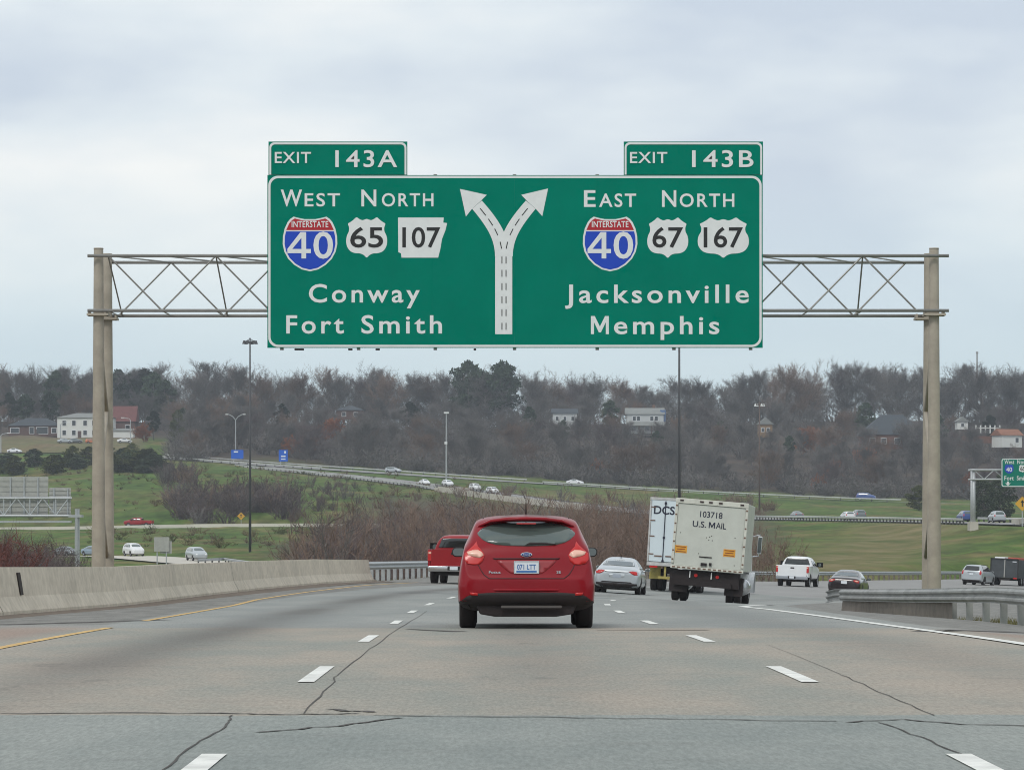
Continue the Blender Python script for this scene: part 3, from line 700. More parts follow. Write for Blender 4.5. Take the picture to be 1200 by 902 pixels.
for x in (330, 420, 510, 603, 700, 790, 880): mb.box((X(x), .13, (Z(205) + Z(407)) / 2 - .02), (.09, .12, Z(203) - Z(409)))
mb.build('mounting_beam', M['truss'], sign)
mb = MB()
for x0, x1 in ((345, 356), (408, 413), (440, 445), (555, 558)): mb.box(((X(x0) + X(x1)) / 2, .05, -.04), (X(x1) - X(x0), .05, .05))
mb.build('bottom_clip', M['dark'], sign)
def T(s, x0, x1, yb, yc, par, m=None, bold=.012, space=1.1): return text_mesh('lettering', s, X(x0), X(x1), Z(yb), Z(yc) - Z(yb), -.003, m or M['sign_white'], par, bold, space, .005)
for tx0, tx1, num, ex, nx in ((314.6, 477.3, '143A', (322, 364.5), (393, 465.5)), (731, 894.2, '143B', (738.3, 782), (811, 883))):
    tab = MB().box(((X(tx0) + X(tx1)) / 2, .035, (Z(166) + Z(205)) / 2), (X(tx1) - X(tx0), .05, Z(166) - Z(205))).build('exit_tab', M['sign_green'], sign)
    mb = MB(); ring_prism(mb, rrect(X(tx0 + 1), X(tx1 - 1), Z(212), Z(167), .13, 6), rrect(X(tx0 + 3.2), X(tx1 - 3.2), Z(214), Z(169.4), .10, 6), 0, .01)
    bm_ = [(x, y, z) for x, y, z in mb.v]; mb.v = [(x, y, max(z, Z(204.8))) for x, y, z in mb.v]; mb.build('border', M['sign_white'], tab)
    T('EXIT', *ex, 191.3, 178.3, tab, bold=.012); T(num, *nx, 196, 176.3, tab, bold=.012, space=1.15)
T('W', 329, 354, 242, 222.3, pn, bold=.015); T('EST', 357, 398.5, 242, 226.6, pn, bold=.014, space=1.2)
T('N', 423.5, 441, 242, 222.3, pn, bold=.015); T('ORTH', 447.5, 508, 242, 226.6, pn, bold=.014, space=1.2)
T('E', 684.3, 698, 242.6, 223, pn, bold=.015); T('AST', 702, 745.5, 242.6, 227, pn, bold=.014, space=1.2)
T('N', 775.8, 792.5, 242.6, 223, pn, bold=.015); T('ORTH', 796.5, 860.5, 242.6, 227, pn, bold=.014, space=1.2)
T('Conway', 362, 492, 354.5, 333, pn, bold=.015, space=1.25); T('Fort', 335.5, 403, 390.8, 369.4, pn, bold=.015, space=1.25); T('Smith', 423.5, 518, 390.8, 369.4, pn, bold=.015, space=1.25)
T('Jacksonville', 662, 877.5, 355, 333.5, pn, bold=.015, space=1.25); letter_m('lettering', X(692.5), X(713.5), Z(391.5), Z(370.3) - Z(391.5), -.003, M['sign_white'], pn, .17); T('emphis', 719.5, 843, 391.5, 370.3, pn, bold=.015, space=1.25)

def sm(pts, n=6):                           # closed Catmull-Rom outline
    o = []; k = len(pts)
    for i in range(k):
        p0, p1, p2, p3 = [np.array(pts[(i + j - 1) % k], float) for j in range(4)]
        for t in np.linspace(0, 1, n, endpoint=False):
            o.append(tuple(.5 * (2 * p1 + (p2 - p0) * t + (2 * p0 - 5 * p1 + 4 * p2 - p3) * t * t + (3 * p1 - p0 - 3 * p2 + p3) * t ** 3)))
    return o
def mirror_half(h): return h + [(-x, z) for x, z in h[::-1] if abs(x) > 1e-6]
def scaled(o, k, kz=None): return [(x * k, z * (kz or k)) for x, z in o]
# shield outlines, unit height, centred, half given clockwise from the top middle
INT_H = [(0, .455), (.10, .455), (.20, .475), (.30, .50), (.36, .46), (.41, .40), (.465, .28), (.495, .14), (.50, 0), (.47, -.14), (.40, -.27), (.29, -.38), (.15, -.465), (0, -.50)]
US_H = [(0, .46), (.10, .43), (.18, .46), (.25, .50), (.32, .44), (.40, .38), (.455, .34), (.43, .25), (.435, .15), (.48, .05), (.50, -.08), (.48, -.22), (.40, -.34), (.28, -.39), (.16, -.40), (.07, -.44), (0, -.50)]
def put(o, cx, cy, wpx, hpx): return [(X(cx) + x * wpx / SS, Z(cy) + z * hpx / SS) for x, z in o]
for cx in (363.3, 715):
    cy = 286
    o = mirror_half(INT_H)
    sh = MB().prism(put(o, cx, cy, 64, 64), -.005, .001).build('interstate_shield', M['sign_white'], pn)
    inn = put(scaled(o, .93, .935), cx, cy, 64, 64); zc = Z(269.7)
    def halfw(zq):
        r_ = [p for p in inn if p[0] >= X(cx) - 1e-6]
        for a, b in zip(r_[:-1], r_[1:]):
            if a[1] >= zq >= b[1] and a[0] > X(cx) + .1: return a[0] + (b[0] - a[0]) * (a[1] - zq) / (a[1] - b[1]) - X(cx)
        return .4
    zq = zc - .035; hb = halfw(zq); xr = halfw(zc) / .985
    lowr = [p for p in inn if p[1] < zq - .01 and p[0] > X(cx)]; lowl = [p for p in inn if p[1] < zq - .01 and p[0] < X(cx)]; bot_ = min(p[1] for p in inn)
    MB().prism([(X(cx) - hb, zq), (X(cx) + hb, zq)] + lowr + [(X(cx), bot_)] + lowl, -.009, -.004).build('blue_field', M['sign_blue'], sh)
    pr_ = [(X(cx) - xr * .985, zc)] + [(X(cx) + xr * .985, zc)] + [p for p in inn if p[1] > zc and p[0] > X(cx)][::-1] + [(X(cx), max(z for x, z in inn if abs(x - X(cx)) < .02))] + [p for p in inn if p[1] > zc and p[0] < X(cx)][::-1]
    MB().prism(pr_, -.0095, -.0045).build('red_band', M['sign_red'], sh)
    text_mesh('lettering', 'INTERSTATE', X(cx - 21.5), X(cx + 21.5), Z(266.5), Z(259.2) - Z(266.5), -.012, M['sign_white'], sh, .015, 1.05, .003)
    fx, fw, fz, fh = X(cx - 26.5), X(cx + 1) - X(cx - 26.5), Z(303), Z(272) - Z(303); four = MB()
    for pl in ([(.60, 0), (.80, 0), (.80, 1), (.60, 1)], [(.80, .20), (1, .20), (1, .36), (.80, .36)], [(0, .20), (.60, .20), (.60, .36), (0, .36)], [(0, .36), (.21, .36), (.60, .78), (.60, 1.0), (.56, 1.0)]):
        four.prism([(fx + a * fw, fz + b * fh) for a, b in pl], -.015, -.0125)
    four.build('lettering', M['sign_white'], sh)
    text_mesh('lettering', '0', X(cx + 4), X(cx + 27), Z(303), Z(272) - Z(303), -.012, M['sign_white'], sh, .012, 1.0, .003)
for cx, cy, wd, num, half in ((429.7, 278.3, 48, '65', 19.3), (782.5, 278.6, 48, '67', 18), (847.6, 278.6, 60, '167', 23)):
    sh = MB().prism(sm(put(mirror_half(US_H), cx, cy, wd, 47), 3), -.005, .001).build('route_shield', M['sign_white'], pn)
    text_mesh('lettering', num, X(cx - half), X(cx + half), Z(290), Z(266.5) - Z(290), -.008, M['sign_black'], sh, .012, 1.0, .003)
sh = MB().prism([(X(a), Z(b)) for a, b in ((466.5, 255), (520, 255), (519.5, 261), (524, 261.5), (522, 270), (518, 280), (516, 292), (513.5, 302), (470.5, 302), (470, 297), (466.8, 295.5))], -.005, .001).build('state_shield', M['sign_white'], pn)
text_mesh('lettering', '107', X(471.5), X(516), Z(290), Z(266.5) - Z(290), -.008, M['sign_black'], sh, .012, 1.0, .003)
# dividing arrow
def band(center, w0, y0, k=1.0):
    L, Rr = [], []
    for i, p in enumerate(center):
        a, b = center[max(i - 1, 0)], center[min(i + 1, len(center) - 1)]; dx, dy = b[0] - a[0], b[1] - a[1]; n = math.hypot(dx, dy)
        h = (w0(i / (len(center) - 1)) if callable(w0) else w0) / 2; L.append((X(p[0] - dy / n * h), Z(p[1] + dx / n * h))); Rr.append((X(p[0] + dy / n * h), Z(p[1] - dx / n * h)))
    n = len(L); vs = [(x, y0, z) for x, z in L + Rr]
    return vs, [(i, i + 1, n + i + 1, n + i) for i in range(n - 1)]
mb = MB()
mb.box((X(590.3), -.002, (Z(391.5) + Z(292)) / 2), (X(600.3) - X(580.3), .006, Z(292) - Z(391.5)))
def bez(p0, p1, p2, p3, n=16):
    return [tuple((1 - t) ** 3 * np.array(p0) + 3 * (1 - t) ** 2 * t * np.array(p1) + 3 * (1 - t) * t * t * np.array(p2) + t ** 3 * np.array(p3)) for t in np.linspace(0, 1, n)]
armL = bez((588.6, 300), (588, 278), (578, 262), (559, 240)); armR = [(1181 - x, y) for x, y in armL]
for arm, yy in ((armL, -.0062), (armR, -.0074)): v, f = band(arm, lambda t: 17 - 2 * t, yy); mb.add(v, f)
for pts, yy in ((((539, 221.5), (570.5, 228.5), (563, 236), (553, 245), (546, 254)), -.0086), (((642.3, 221), (635.5, 253.5), (628, 245), (618, 236), (610.8, 228.5)), -.0092)):
    mb.add([(X(a), yy, Z(b)) for a, b in pts], [(0, 1, 2, 3, 4)])
ar = mb.build('dividing_arrow', M['sign_white'], pn)
mb = MB()
for y in (301, 316.5, 332, 347.5, 362.5, 378.5):
    for x in (588.2, 593): mb.box((X(x), -.011, Z(y + 3.8)), (.022, .004, Z(0) - Z(8)))
for arm in (armL, armR):
    for t in (.18, .42, .64, .86):
        i = int(t * 15); p, q = arm[i], arm[min(i + 2, 15)]
        v, f = band([p, q], 1.1, -.0115); mb.add(v, f)
mb.build('lane_dash', M['sign_black'], ar)

# ------------------------------------------------------------------ vehicle kit (x across, y forward from the tail, z up)
def section(zb, wb, w, zs, zm, wsh, zbelt, wr, zr, zc):
    return [(0, zb), (wb, zb), (w - .01, zs), (w, zm), (wsh, zbelt), (wr, zr), (wr * .68, zr + (zc - zr) * .72), (0, zc)]
def loft(stations, sub=2, creases=None):
    n = len(stations[0][1]); ring = []
    for y, h in stations:
        full = [(x, z) for x, z in h] + [(-x, z) for x, z in h[-2:0:-1]]; ring.append((y, full))
    bm = bmesh.new(); rows = []
    for y, full in ring: rows.append([bm.verts.new((x, y, z)) for x, z in full])
    m = len(rows[0])
    for i in range(len(rows) - 1):
        for j in range(m): bm.faces.new((rows[i][j], rows[i][(j + 1) % m], rows[i + 1][(j + 1) % m], rows[i + 1][j]))
    for row, y in ((rows[0], ring[0][0]), (rows[-1], ring[-1][0])):
        cx = sum(v.co.x for v in row) / m; czz = (max(v.co.z for v in row) + min(v.co.z for v in row)) / 2
        inr = [bm.verts.new((cx + (v.co.x - cx) * .6, y, czz + (v.co.z - czz) * .6)) for v in row]
        for j in range(m): bm.faces.new((row[j], row[(j + 1) % m], inr[(j + 1) % m], inr[j]))
        bm.faces.new(inr)
    bmesh.ops.recalc_face_normals(bm, faces=bm.faces)
    if creases:
        cl = bm.edges.layers.float.new('crease_edge')
        for i in range(len(rows) - 1):
            for j, cv in creases.items():
                for jj in {j, (m - j) % m}:
                    e_ = bm.edges.get((rows[i][jj], rows[i + 1][jj]))
                    if e_: e_[cl] = cv
    me = bpy.data.meshes.new('l'); bm.to_mesh(me); bm.free()
    o = bpy.data.objects.new('l', me); COL.objects.link(o); md = o.modifiers.new('s', 'SUBSURF'); md.levels = md.render_levels = sub
    dg = bpy.context.evaluated_depsgraph_get(); m2 = bpy.data.meshes.new_from_object(o.evaluated_get(dg)); bpy.data.objects.remove(o); bpy.data.meshes.remove(me)
    m2.shade_smooth(); return m2
def bvh_of(*meshes):
    v, f = [], []
    for me in meshes:
        o = len(v); v += [x.co.copy() for x in me.vertices]; f += [[o + i for i in p.vertices] for p in me.polygons]
    return BVHTree.FromPolygons(v, f)
AX = {'rear': (lambda a, b: Vector((a, -3, b)), Vector((0, 1, 0))), 'front': (lambda a, b: Vector((a, 30, b)), Vector((0, -1, 0))),
      'right': (lambda a, b: Vector((5, a, b)), Vector((-1, 0, 0))), 'left': (lambda a, b: Vector((-5, a, b)), Vector((1, 0, 0)))}
def patch(name, bvh, outline, side, m, parent, eps=.006, step=.06, thick=.02):
    """a fitted panel (glass, lamp, trim) lying on the body, its outline seen from one side"""
    P = []
    for i, a in enumerate(outline):
        b = outline[(i + 1) % len(outline)]; L = math.hypot(b[0] - a[0], b[1] - a[1]); k = max(1, int(L / step))
        P += [(a[0] + (b[0] - a[0]) * j / k, a[1] + (b[1] - a[1]) * j / k) for j in range(k)]
    n = len(P); x0, x1 = min(p[0] for p in P), max(p[0] for p in P); y0, y1 = min(p[1] for p in P), max(p[1] for p in P)
    I = [(x, y) for x in np.arange(x0 + step / 2, x1, step) for y in np.arange(y0 + step / 2, y1, step)
         if min((x - p[0]) ** 2 + (y - p[1]) ** 2 for p in P) > (step * .45) ** 2]
    r = delaunay_2d_cdt([Vector(p) for p in P + I], [(i, (i + 1) % n) for i in range(n)], [list(range(n))], 1, 1e-5)
    org, d = AX[side]; vs = []
    for v in r[0]:
        o = org(v.x, v.y); h = bvh.ray_cast(o, d)
        if h[0] is None: h = bvh.find_nearest(Vector((v.x, .1, v.y)) if side == 'rear' else o + d * 4)
        vs.append(h[0] - d * eps)
    bm = bmesh.new(); bv = [bm.verts.new(v) for v in vs]
    for f in r[2]:
        try: bm.faces.new([bv[i] for i in f])
        except ValueError: pass
    for e in [e for e in bm.edges if len(e.link_faces) == 1]:
        a, b = e.verts; c0, c1 = bm.verts.new(a.co + d * thick), bm.verts.new(b.co + d * thick); bm.faces.new((a, b, c1, c0))
    bmesh.ops.remove_doubles(bm, verts=[v for v in bm.verts if not v.is_boundary is None], dist=1e-5)
    bmesh.ops.recalc_face_normals(bm, faces=bm.faces)
    me = bpy.data.meshes.new(name); bm.to_mesh(me); bm.free(); me.materials.append(m); me.shade_smooth()
    return link(name, me, parent)
def mir(o): return [(-x, z) for x, z in o[::-1]]
def lathe_x(prof, n=28):
    """prof [(x, r)] turned about the X axis"""
    mb = MB(); vs = []; k = len(prof)
    for i in range(n):
        a = 2 * math.pi * i / n; vs += [(x, r * math.sin(a), r * math.cos(a)) for x, r in prof]
    fs = [(i * k + j, i * k + j + 1, ((i + 1) % n) * k + j + 1, ((i + 1) % n) * k + j) for i in range(n) for j in range(k - 1)]
    return mb.add(vs, fs)
def wheel(parent, x, y, r, wdt, rimm=None, low=False):
    n = 14 if low else 28; s = 1 if x > 0 else -1; h = wdt / 2
    o = lathe_x([(-h * .8, r * .62), (-h, r * .70), (-h, r * .90), (-h * .82, r * .985), (-h * .5, r), (h * .5, r), (h * .82, r * .985), (h, r * .90), (h, r * .70), (h * .8, r * .62), (-h * .8, r * .62)], n).build('wheel', M['tyre'], parent, smooth=True, loc=(x, y, r))
    mb = lathe_x([(s * h * .78, r * .63), (s * h * .86, r * .60), (s * h * .45, r * .52), (s * h * .5, r * .16), (s * h * .62, r * .14), (s * h * .62, 0.001)], n)
    if not low:
        for k in range(5):
            a = 2 * math.pi * k / 5; mb.box((s * h * .62, math.sin(a) * r * .34, math.cos(a) * r * .34), (h * .2, r * .13, r * .5)); 
            vv = mb.v[-8:]; c = (s * h * .62, math.sin(a) * r * .34, math.cos(a) * r * .34)
            mb.v[-8:] = [(v[0], c[1] + (v[1] - c[1]) * math.cos(-a) - (v[2] - c[2]) * math.sin(-a), c[2] + (v[1] - c[1]) * math.sin(-a) + (v[2] - c[2]) * math.cos(-a)) for v in vv]
    mb.build('rim', rimm or M['rim'], o, smooth=True); return o
def arch(bvh, root, y, r, xs=(-1, 1)):
    a = [(y + r * math.cos(t), r * .86 + r * math.sin(t)) for t in np.linspace(0, math.pi, 13)]; a = [(y - r, .30)] [:0] + a
    o = a + [(y - r, .30), (y + r, .30)]
    for s in xs: patch('wheel_arch', bvh, o, 'right' if s > 0 else 'left', M['dark'], root, .004, .09, .02)
def mirror_pair(root, x, y, z, m, w=.20, h=.14, back=None):
    for s in (-1, 1):
        o = MB(); a = s * x
        mb = MB(); mb.prism(rrect(a - w / 2, a + w / 2, z - h / 2, z + h / 2, h * .45, 5), y, y + .10)
        mb.tube((a - s * w * .4, y + .06, z - h * .3), (a - s * (w * .5 + .12), y + .10, z - h * .55), .03, .025, 6)
        q = mb.build('wing_mirror', m, root, bevel=.015, smooth=True)
        MB().prism(rrect(a - w * .42, a + w * .42, z - h * .40, z + h * .40, h * .36, 5), y - .004, y + .004).build('mirror_glass', M['glass_grey'], q)
def plate(root, y, z, w=.31, h=.155, text=None, tilt=0):
    p = MB().prism(rrect(-w / 2, w / 2, z - h / 2, z + h / 2, .012, 3), y - .012, y + .02).build('number_plate', M['plate'], root)
    return p
def posed(root, x, y, z, head, roll=0, pitch=0):
    root.location = (x, y, z); root.rotation_mode = 'ZXY'; root.rotation_euler = (R(pitch), R(roll), R(-head)); return root

# ------------------------------------------------------------------ the red hatchback straight ahead
def red_hatchback():
    t = thing('parked_car', 'x', 'car'); t.name = 'hatchback_car'
    tag(t, 'shiny red hatchback with white number plate driving straight ahead under the sign', 'car')
    low = [(0, .22), (.80, .22), (.905, .34), (.917, .60), (.878, .88)]
    st = [(.00, [(0, .40), (.62, .40), (.74, .44), (.785, .53), (.765, .61), (.70, .65), (.56, .665), (.34, .67), (0, .67)]),
          (.03, [(0, .36), (.70, .36), (.825, .41), (.86, .54), (.845, .64), (.79, .70), (.62, .700), (.38, .705), (0, .705)]),
          (.085, [(0, .31), (.75, .31), (.88, .37), (.90, .58), (.870, .76), (.825, .88), (.66, .89), (.40, .90), (0, .905)]),
          (.135, [(0, .29), (.76, .29), (.89, .37), (.905, .58), (.878, .82), (.838, 1.0), (.69, 1.055), (.45, 1.08), (0, 1.09)]),
          (.26, [(0, .24), (.80, .24), (.908, .35), (.918, .60), (.885, .88), (.825, 1.09), (.73, 1.18), (.50, 1.235), (0, 1.25)]),
          (.45, low + [(.825, 1.12), (.70, 1.32), (.525, 1.392), (0, 1.41)]),
          (.60, low + [(.825, 1.12), (.685, 1.43), (.55, 1.497), (0, 1.515)]),
          (.95, low + [(.82, 1.12), (.675, 1.455), (.55, 1.522), (0, 1.54)]),
          (2.05, low + [(.82, 1.10), (.67, 1.455), (.53, 1.53), (0, 1.55)]),
          (2.55, low + [(.80, 1.07), (.64, 1.38), (.46, 1.44), (0, 1.465)]),
          (3.20, low[:4] + [(.87, .84), (.82, .98), (.70, 1.04), (.46, 1.08), (0, 1.10)]),
          (3.90, [(0, .22), (.76, .22), (.88, .34), (.89, .56), (.84, .72), (.78, .84), (.62, .91), (.4, .94), (0, .95)]),
          (4.25, [(0, .26), (.62, .26), (.74, .36), (.75, .52), (.70, .64), (.62, .72), (.5, .76), (.3, .78), (0, .79)]),
          (4.36, [(0, .34), (.44, .34), (.52, .40), (.53, .50), (.5, .58), (.44, .62), (.34, .64), (.2, .65), (0, .655)])]
    me = loft(st, 3, {5: .55, 6: .45, 2: .5, 3: .35}); me.materials.append(M['red_paint']); me.materials.append(M['dark']); body = link('body', me, t); b = bvh_of(me)
    for p in me.polygons:
        c = p.center
        if c.z < .27 or (c.y < .5 and c.z < (.455 - .02 * abs(c.x) if abs(c.x) < .80 else .375)): p.material_index = 1
    # rear glass and the tailgate spoiler over it
    half = [(0, 1.432), (.25, 1.426), (.45, 1.402), (.585, 1.350), (.655, 1.282), (.645, 1.25), (.585, 1.19), (.51, 1.15), (.40, 1.122), (.22, 1.108), (0, 1.103)]
    rg = patch('rear_window', b, mirror_half(half), 'rear', M['glass'], t, .005, .05)
    inn = [(x * .86, 1.262 + (z - 1.262) * .72) for x, z in mirror_half(half)]
    top = [(0, 1.43), (.25, 1.424), (.45, 1.40), (.60, 1.335), (.655, 1.285), (.645, 1.268), (.55, 1.305), (.40, 1.342), (.2, 1.352), (0, 1.355)]
    vs = []; A = [(x * 1.06, z + .028) for x, z in top[:6]]; mb = MB()
    sp = [(-x, z) for x, z in A[::-1]] + A[1:]
    for x, z in sp:
        y0 = .30 + .22 * (abs(x) / .655) ** 2 - .04
        vs += [(x, y0, z + .002), (x, y0 + .02, z + .03), (x, y0 + .30 - .2 * (abs(x) / .66) ** 3, z + .075 - .06 * (abs(x) / .66) ** 2), (x, y0 + .20, z - .02)]
    n = len(sp); mb.add(vs, [(i * 4 + j, i * 4 + (j + 1) % 4, (i + 1) * 4 + (j + 1) % 4, (i + 1) * 4 + j) for i in range(n - 1) for j in range(4)])
    mb.build('spoiler', M['red_paint'], t, smooth=True)
    MB().box((0, .262, 1.405), (.26, .012, .014)).build('brake_lamp', M['lamp_red'], t)
    wp = [(-.02, 1.118), (.05, 1.155), (.25, 1.150), (.40, 1.135), (.39, 1.125), (.20, 1.128), (.04, 1.118)]
    patch('rear_wiper', b, wp, 'rear', M['dark'], t, .028, .05, .02)
    for s in (1, -1):
        f = (lambda o: o) if s > 0 else mir
        tl = [(.555, .985), (.575, 1.02), (.605, 1.06), (.645, 1.10), (.665, 1.17), (.70, 1.12), (.765, 1.06), (.825, 1.01), (.83, .93), (.79, .872), (.70, .855), (.625, .862), (.58, .905)]
        q = patch('tail_light', b, f(tl), 'rear', M['lamp_red'], t, .010, .04)
        le = [(.568, .985), (.592, 1.025), (.64, 1.052), (.72, 1.05), (.795, 1.03), (.775, .99), (.70, .962), (.62, .950)]
        patch('lens', b, f(le), 'rear', M['lamp_pale'], q, .016, .04)
        rf = [(.645, .445), (.74, .452), (.755, .49), (.65, .482)]
        patch('reflector', b, f(rf), 'rear', M['lamp_red'], t, .018, .05)
        sw = [(1.02, 1.10), (1.25, 1.30), (1.50, 1.40), (2.2, 1.42), (2.55, 1.36), (3.05, 1.06), (2.4, 1.05), (1.5, 1.06)]
        patch('side_window', b, sw, 'right' if s > 0 else 'left', M['glass'], t, .005, .12)
    patch('windscreen', b, [(-.62, 1.10), (.62, 1.10), (.56, 1.38), (0, 1.43), (-.56, 1.38)], 'front', M['glass'], t, .004, .12)
    # number plate hollow, tailgate seam, bumper crease, dark valance
    sea = mat('panel_gap', (.045, .004, .006), .6)
    patch('plate_recess', b, [(-.41, .925), (.41, .925), (.36, .86), (.28, .79), (.2, .735), (-.2, .735), (-.28, .79), (-.36, .86)], 'rear', mat('red_recess_paint', (.26, .006, .012), .4, 0, coat=.4), t, .003, .06)
    patch('recess_lip', b, [(-.45, .945), (.45, .945), (.43, .925), (-.43, .925)], 'rear', sea, t, .006, .06)
    sm_ = [(-.68, .93), (-.62, .80), (-.57, .72), (-.50, .668), (.50, .668), (.57, .72), (.62, .80), (.68, .93), (.67, .93), (.608, .80), (.56, .73), (.495, .680), (-.495, .680), (-.56, .73), (-.608, .80), (-.67, .93)]
    patch('tailgate_seam', b, sm_, 'rear', sea, t, .004, .05)
    vl = [(-.86, .385), (-.80, .43), (-.74, .458), (-.64, .475), (-.4, .490), (.4, .490), (.64, .475), (.74, .458), (.80, .43), (.86, .385), (.885, .34), (.84, .26), (.5, .24), (-.5, .24), (-.84, .26), (-.885, .34)]
    patch('lower_bumper', b, vl, 'rear', M['dark'], t, .012, .06)
    MB().prism([(-.62, .20), (-.70, .40), (-.66, .47), (.66, .47), (.70, .40), (.62, .20), (.40, .165), (-.42, .165)], .10, .60).build('underbody', M['dark'], t, bevel=.02)
    MB().prism(rrect(-.34, .47, .282, .315, .014, 3), .015, .05).build('diffuser_strip', mat('grey_diffuser', (.085, .075, .07), .6), t)
    MB().sweep([(-.86, .16, .505), (-.7, .05, .515), (-.4, .0, .52), (0, -.012, .52), (.4, .0, .52), (.7, .05, .515), (.86, .16, .505)], [(0, -.02), (.012, 0), (0, .02), (-.03, 0)], closed=True).build('bumper_crease', M['red_paint'], t, smooth=True)
    p = plate(t, .036, .822, .335, .168)
    ring = MB(); ring_prism(ring, rrect(-.168, .168, .738, .906, .014, 3), rrect(-.155, .155, .750, .894, .01, 3), .020, .030); ring.build('plate_frame', M['chrome'], p)
    MB().box((0, .0225, .766), (.27, .002, .026)).build('blue_band', M['plate_blue'], p)
    text_mesh('lettering', '071 LTT', -.125, .125, .792, .068, .0225, M['plate_blue'], p, .02, 1.0, .002)
    ov = [(.078 * math.cos(a), .99 + .033 * math.sin(a)) for a in np.linspace(0, 2 * math.pi, 28, endpoint=False)]
    q = patch('emblem', b, ov, 'rear', M['chrome'], t, .012, .03)
    hit = b.ray_cast(Vector((0, -3, .99)), Vector((0, 1, 0)))[0].y
    ov2 = [(.066 * math.cos(a), .99 + .025 * math.sin(a)) for a in np.linspace(0, 2 * math.pi, 28, endpoint=False)]
    patch('emblem_field', b, ov2, 'rear', M['oval'], q, .018, .03)
    text_mesh('lettering', 'Ford', -.045, .045, .978, .026, hit - .030, M['chrome'], q, .0, 1.0, .002)
    def badge(s_, x0, x1, z):
        h = max(-.02, b.ray_cast(Vector(((x0 + x1) / 2, -3, z)), Vector((0, 1, 0)))[0].y)
        text_mesh('badge', s_, x0, x1, z - .015, .036, h - .012, M['chrome'], t, .01, 1.0, .006)
    badge('Focus', -.50, -.345, .755); badge('SE', .40, .455, .755)
    mirror_pair(t, .925, 2.75, 1.035, M['dark'], .20, .135)
    MB().tube((0, .80, 1.50), (0, .70, 1.70), .012, .005, 6).tube((0, .83, 1.49), (0, .80, 1.53), .03, .015, 8).build('antenna', M['dark'], t)
    for s in (1, -1): MB().path([(s * .575, .75, 1.475), (s * .585, 1.4, 1.490), (s * .58, 2.0, 1.490), (s * .58, 2.5, 1.44)], .012, 5).build('roof_rail', M['dark'], t)
    for s in (1, -1):
        for y in (.86, 3.50): wheel(t, s * .785, y, .325, .225)
    arch(b, t, .86, .40); arch(b, t, 3.5, .40)
    MB().tube((-.35, .18, .20), (-.35, .07, .20), .03, .03, 10).build('exhaust_pipe', M['dark'], t)
    return t
v = red_hatchback(); posed(v, (617 - 600) * 45.3 / F, 45.3, float(zroad(np.float64(.2), 46)) + .005, -.3, 0, -.9)

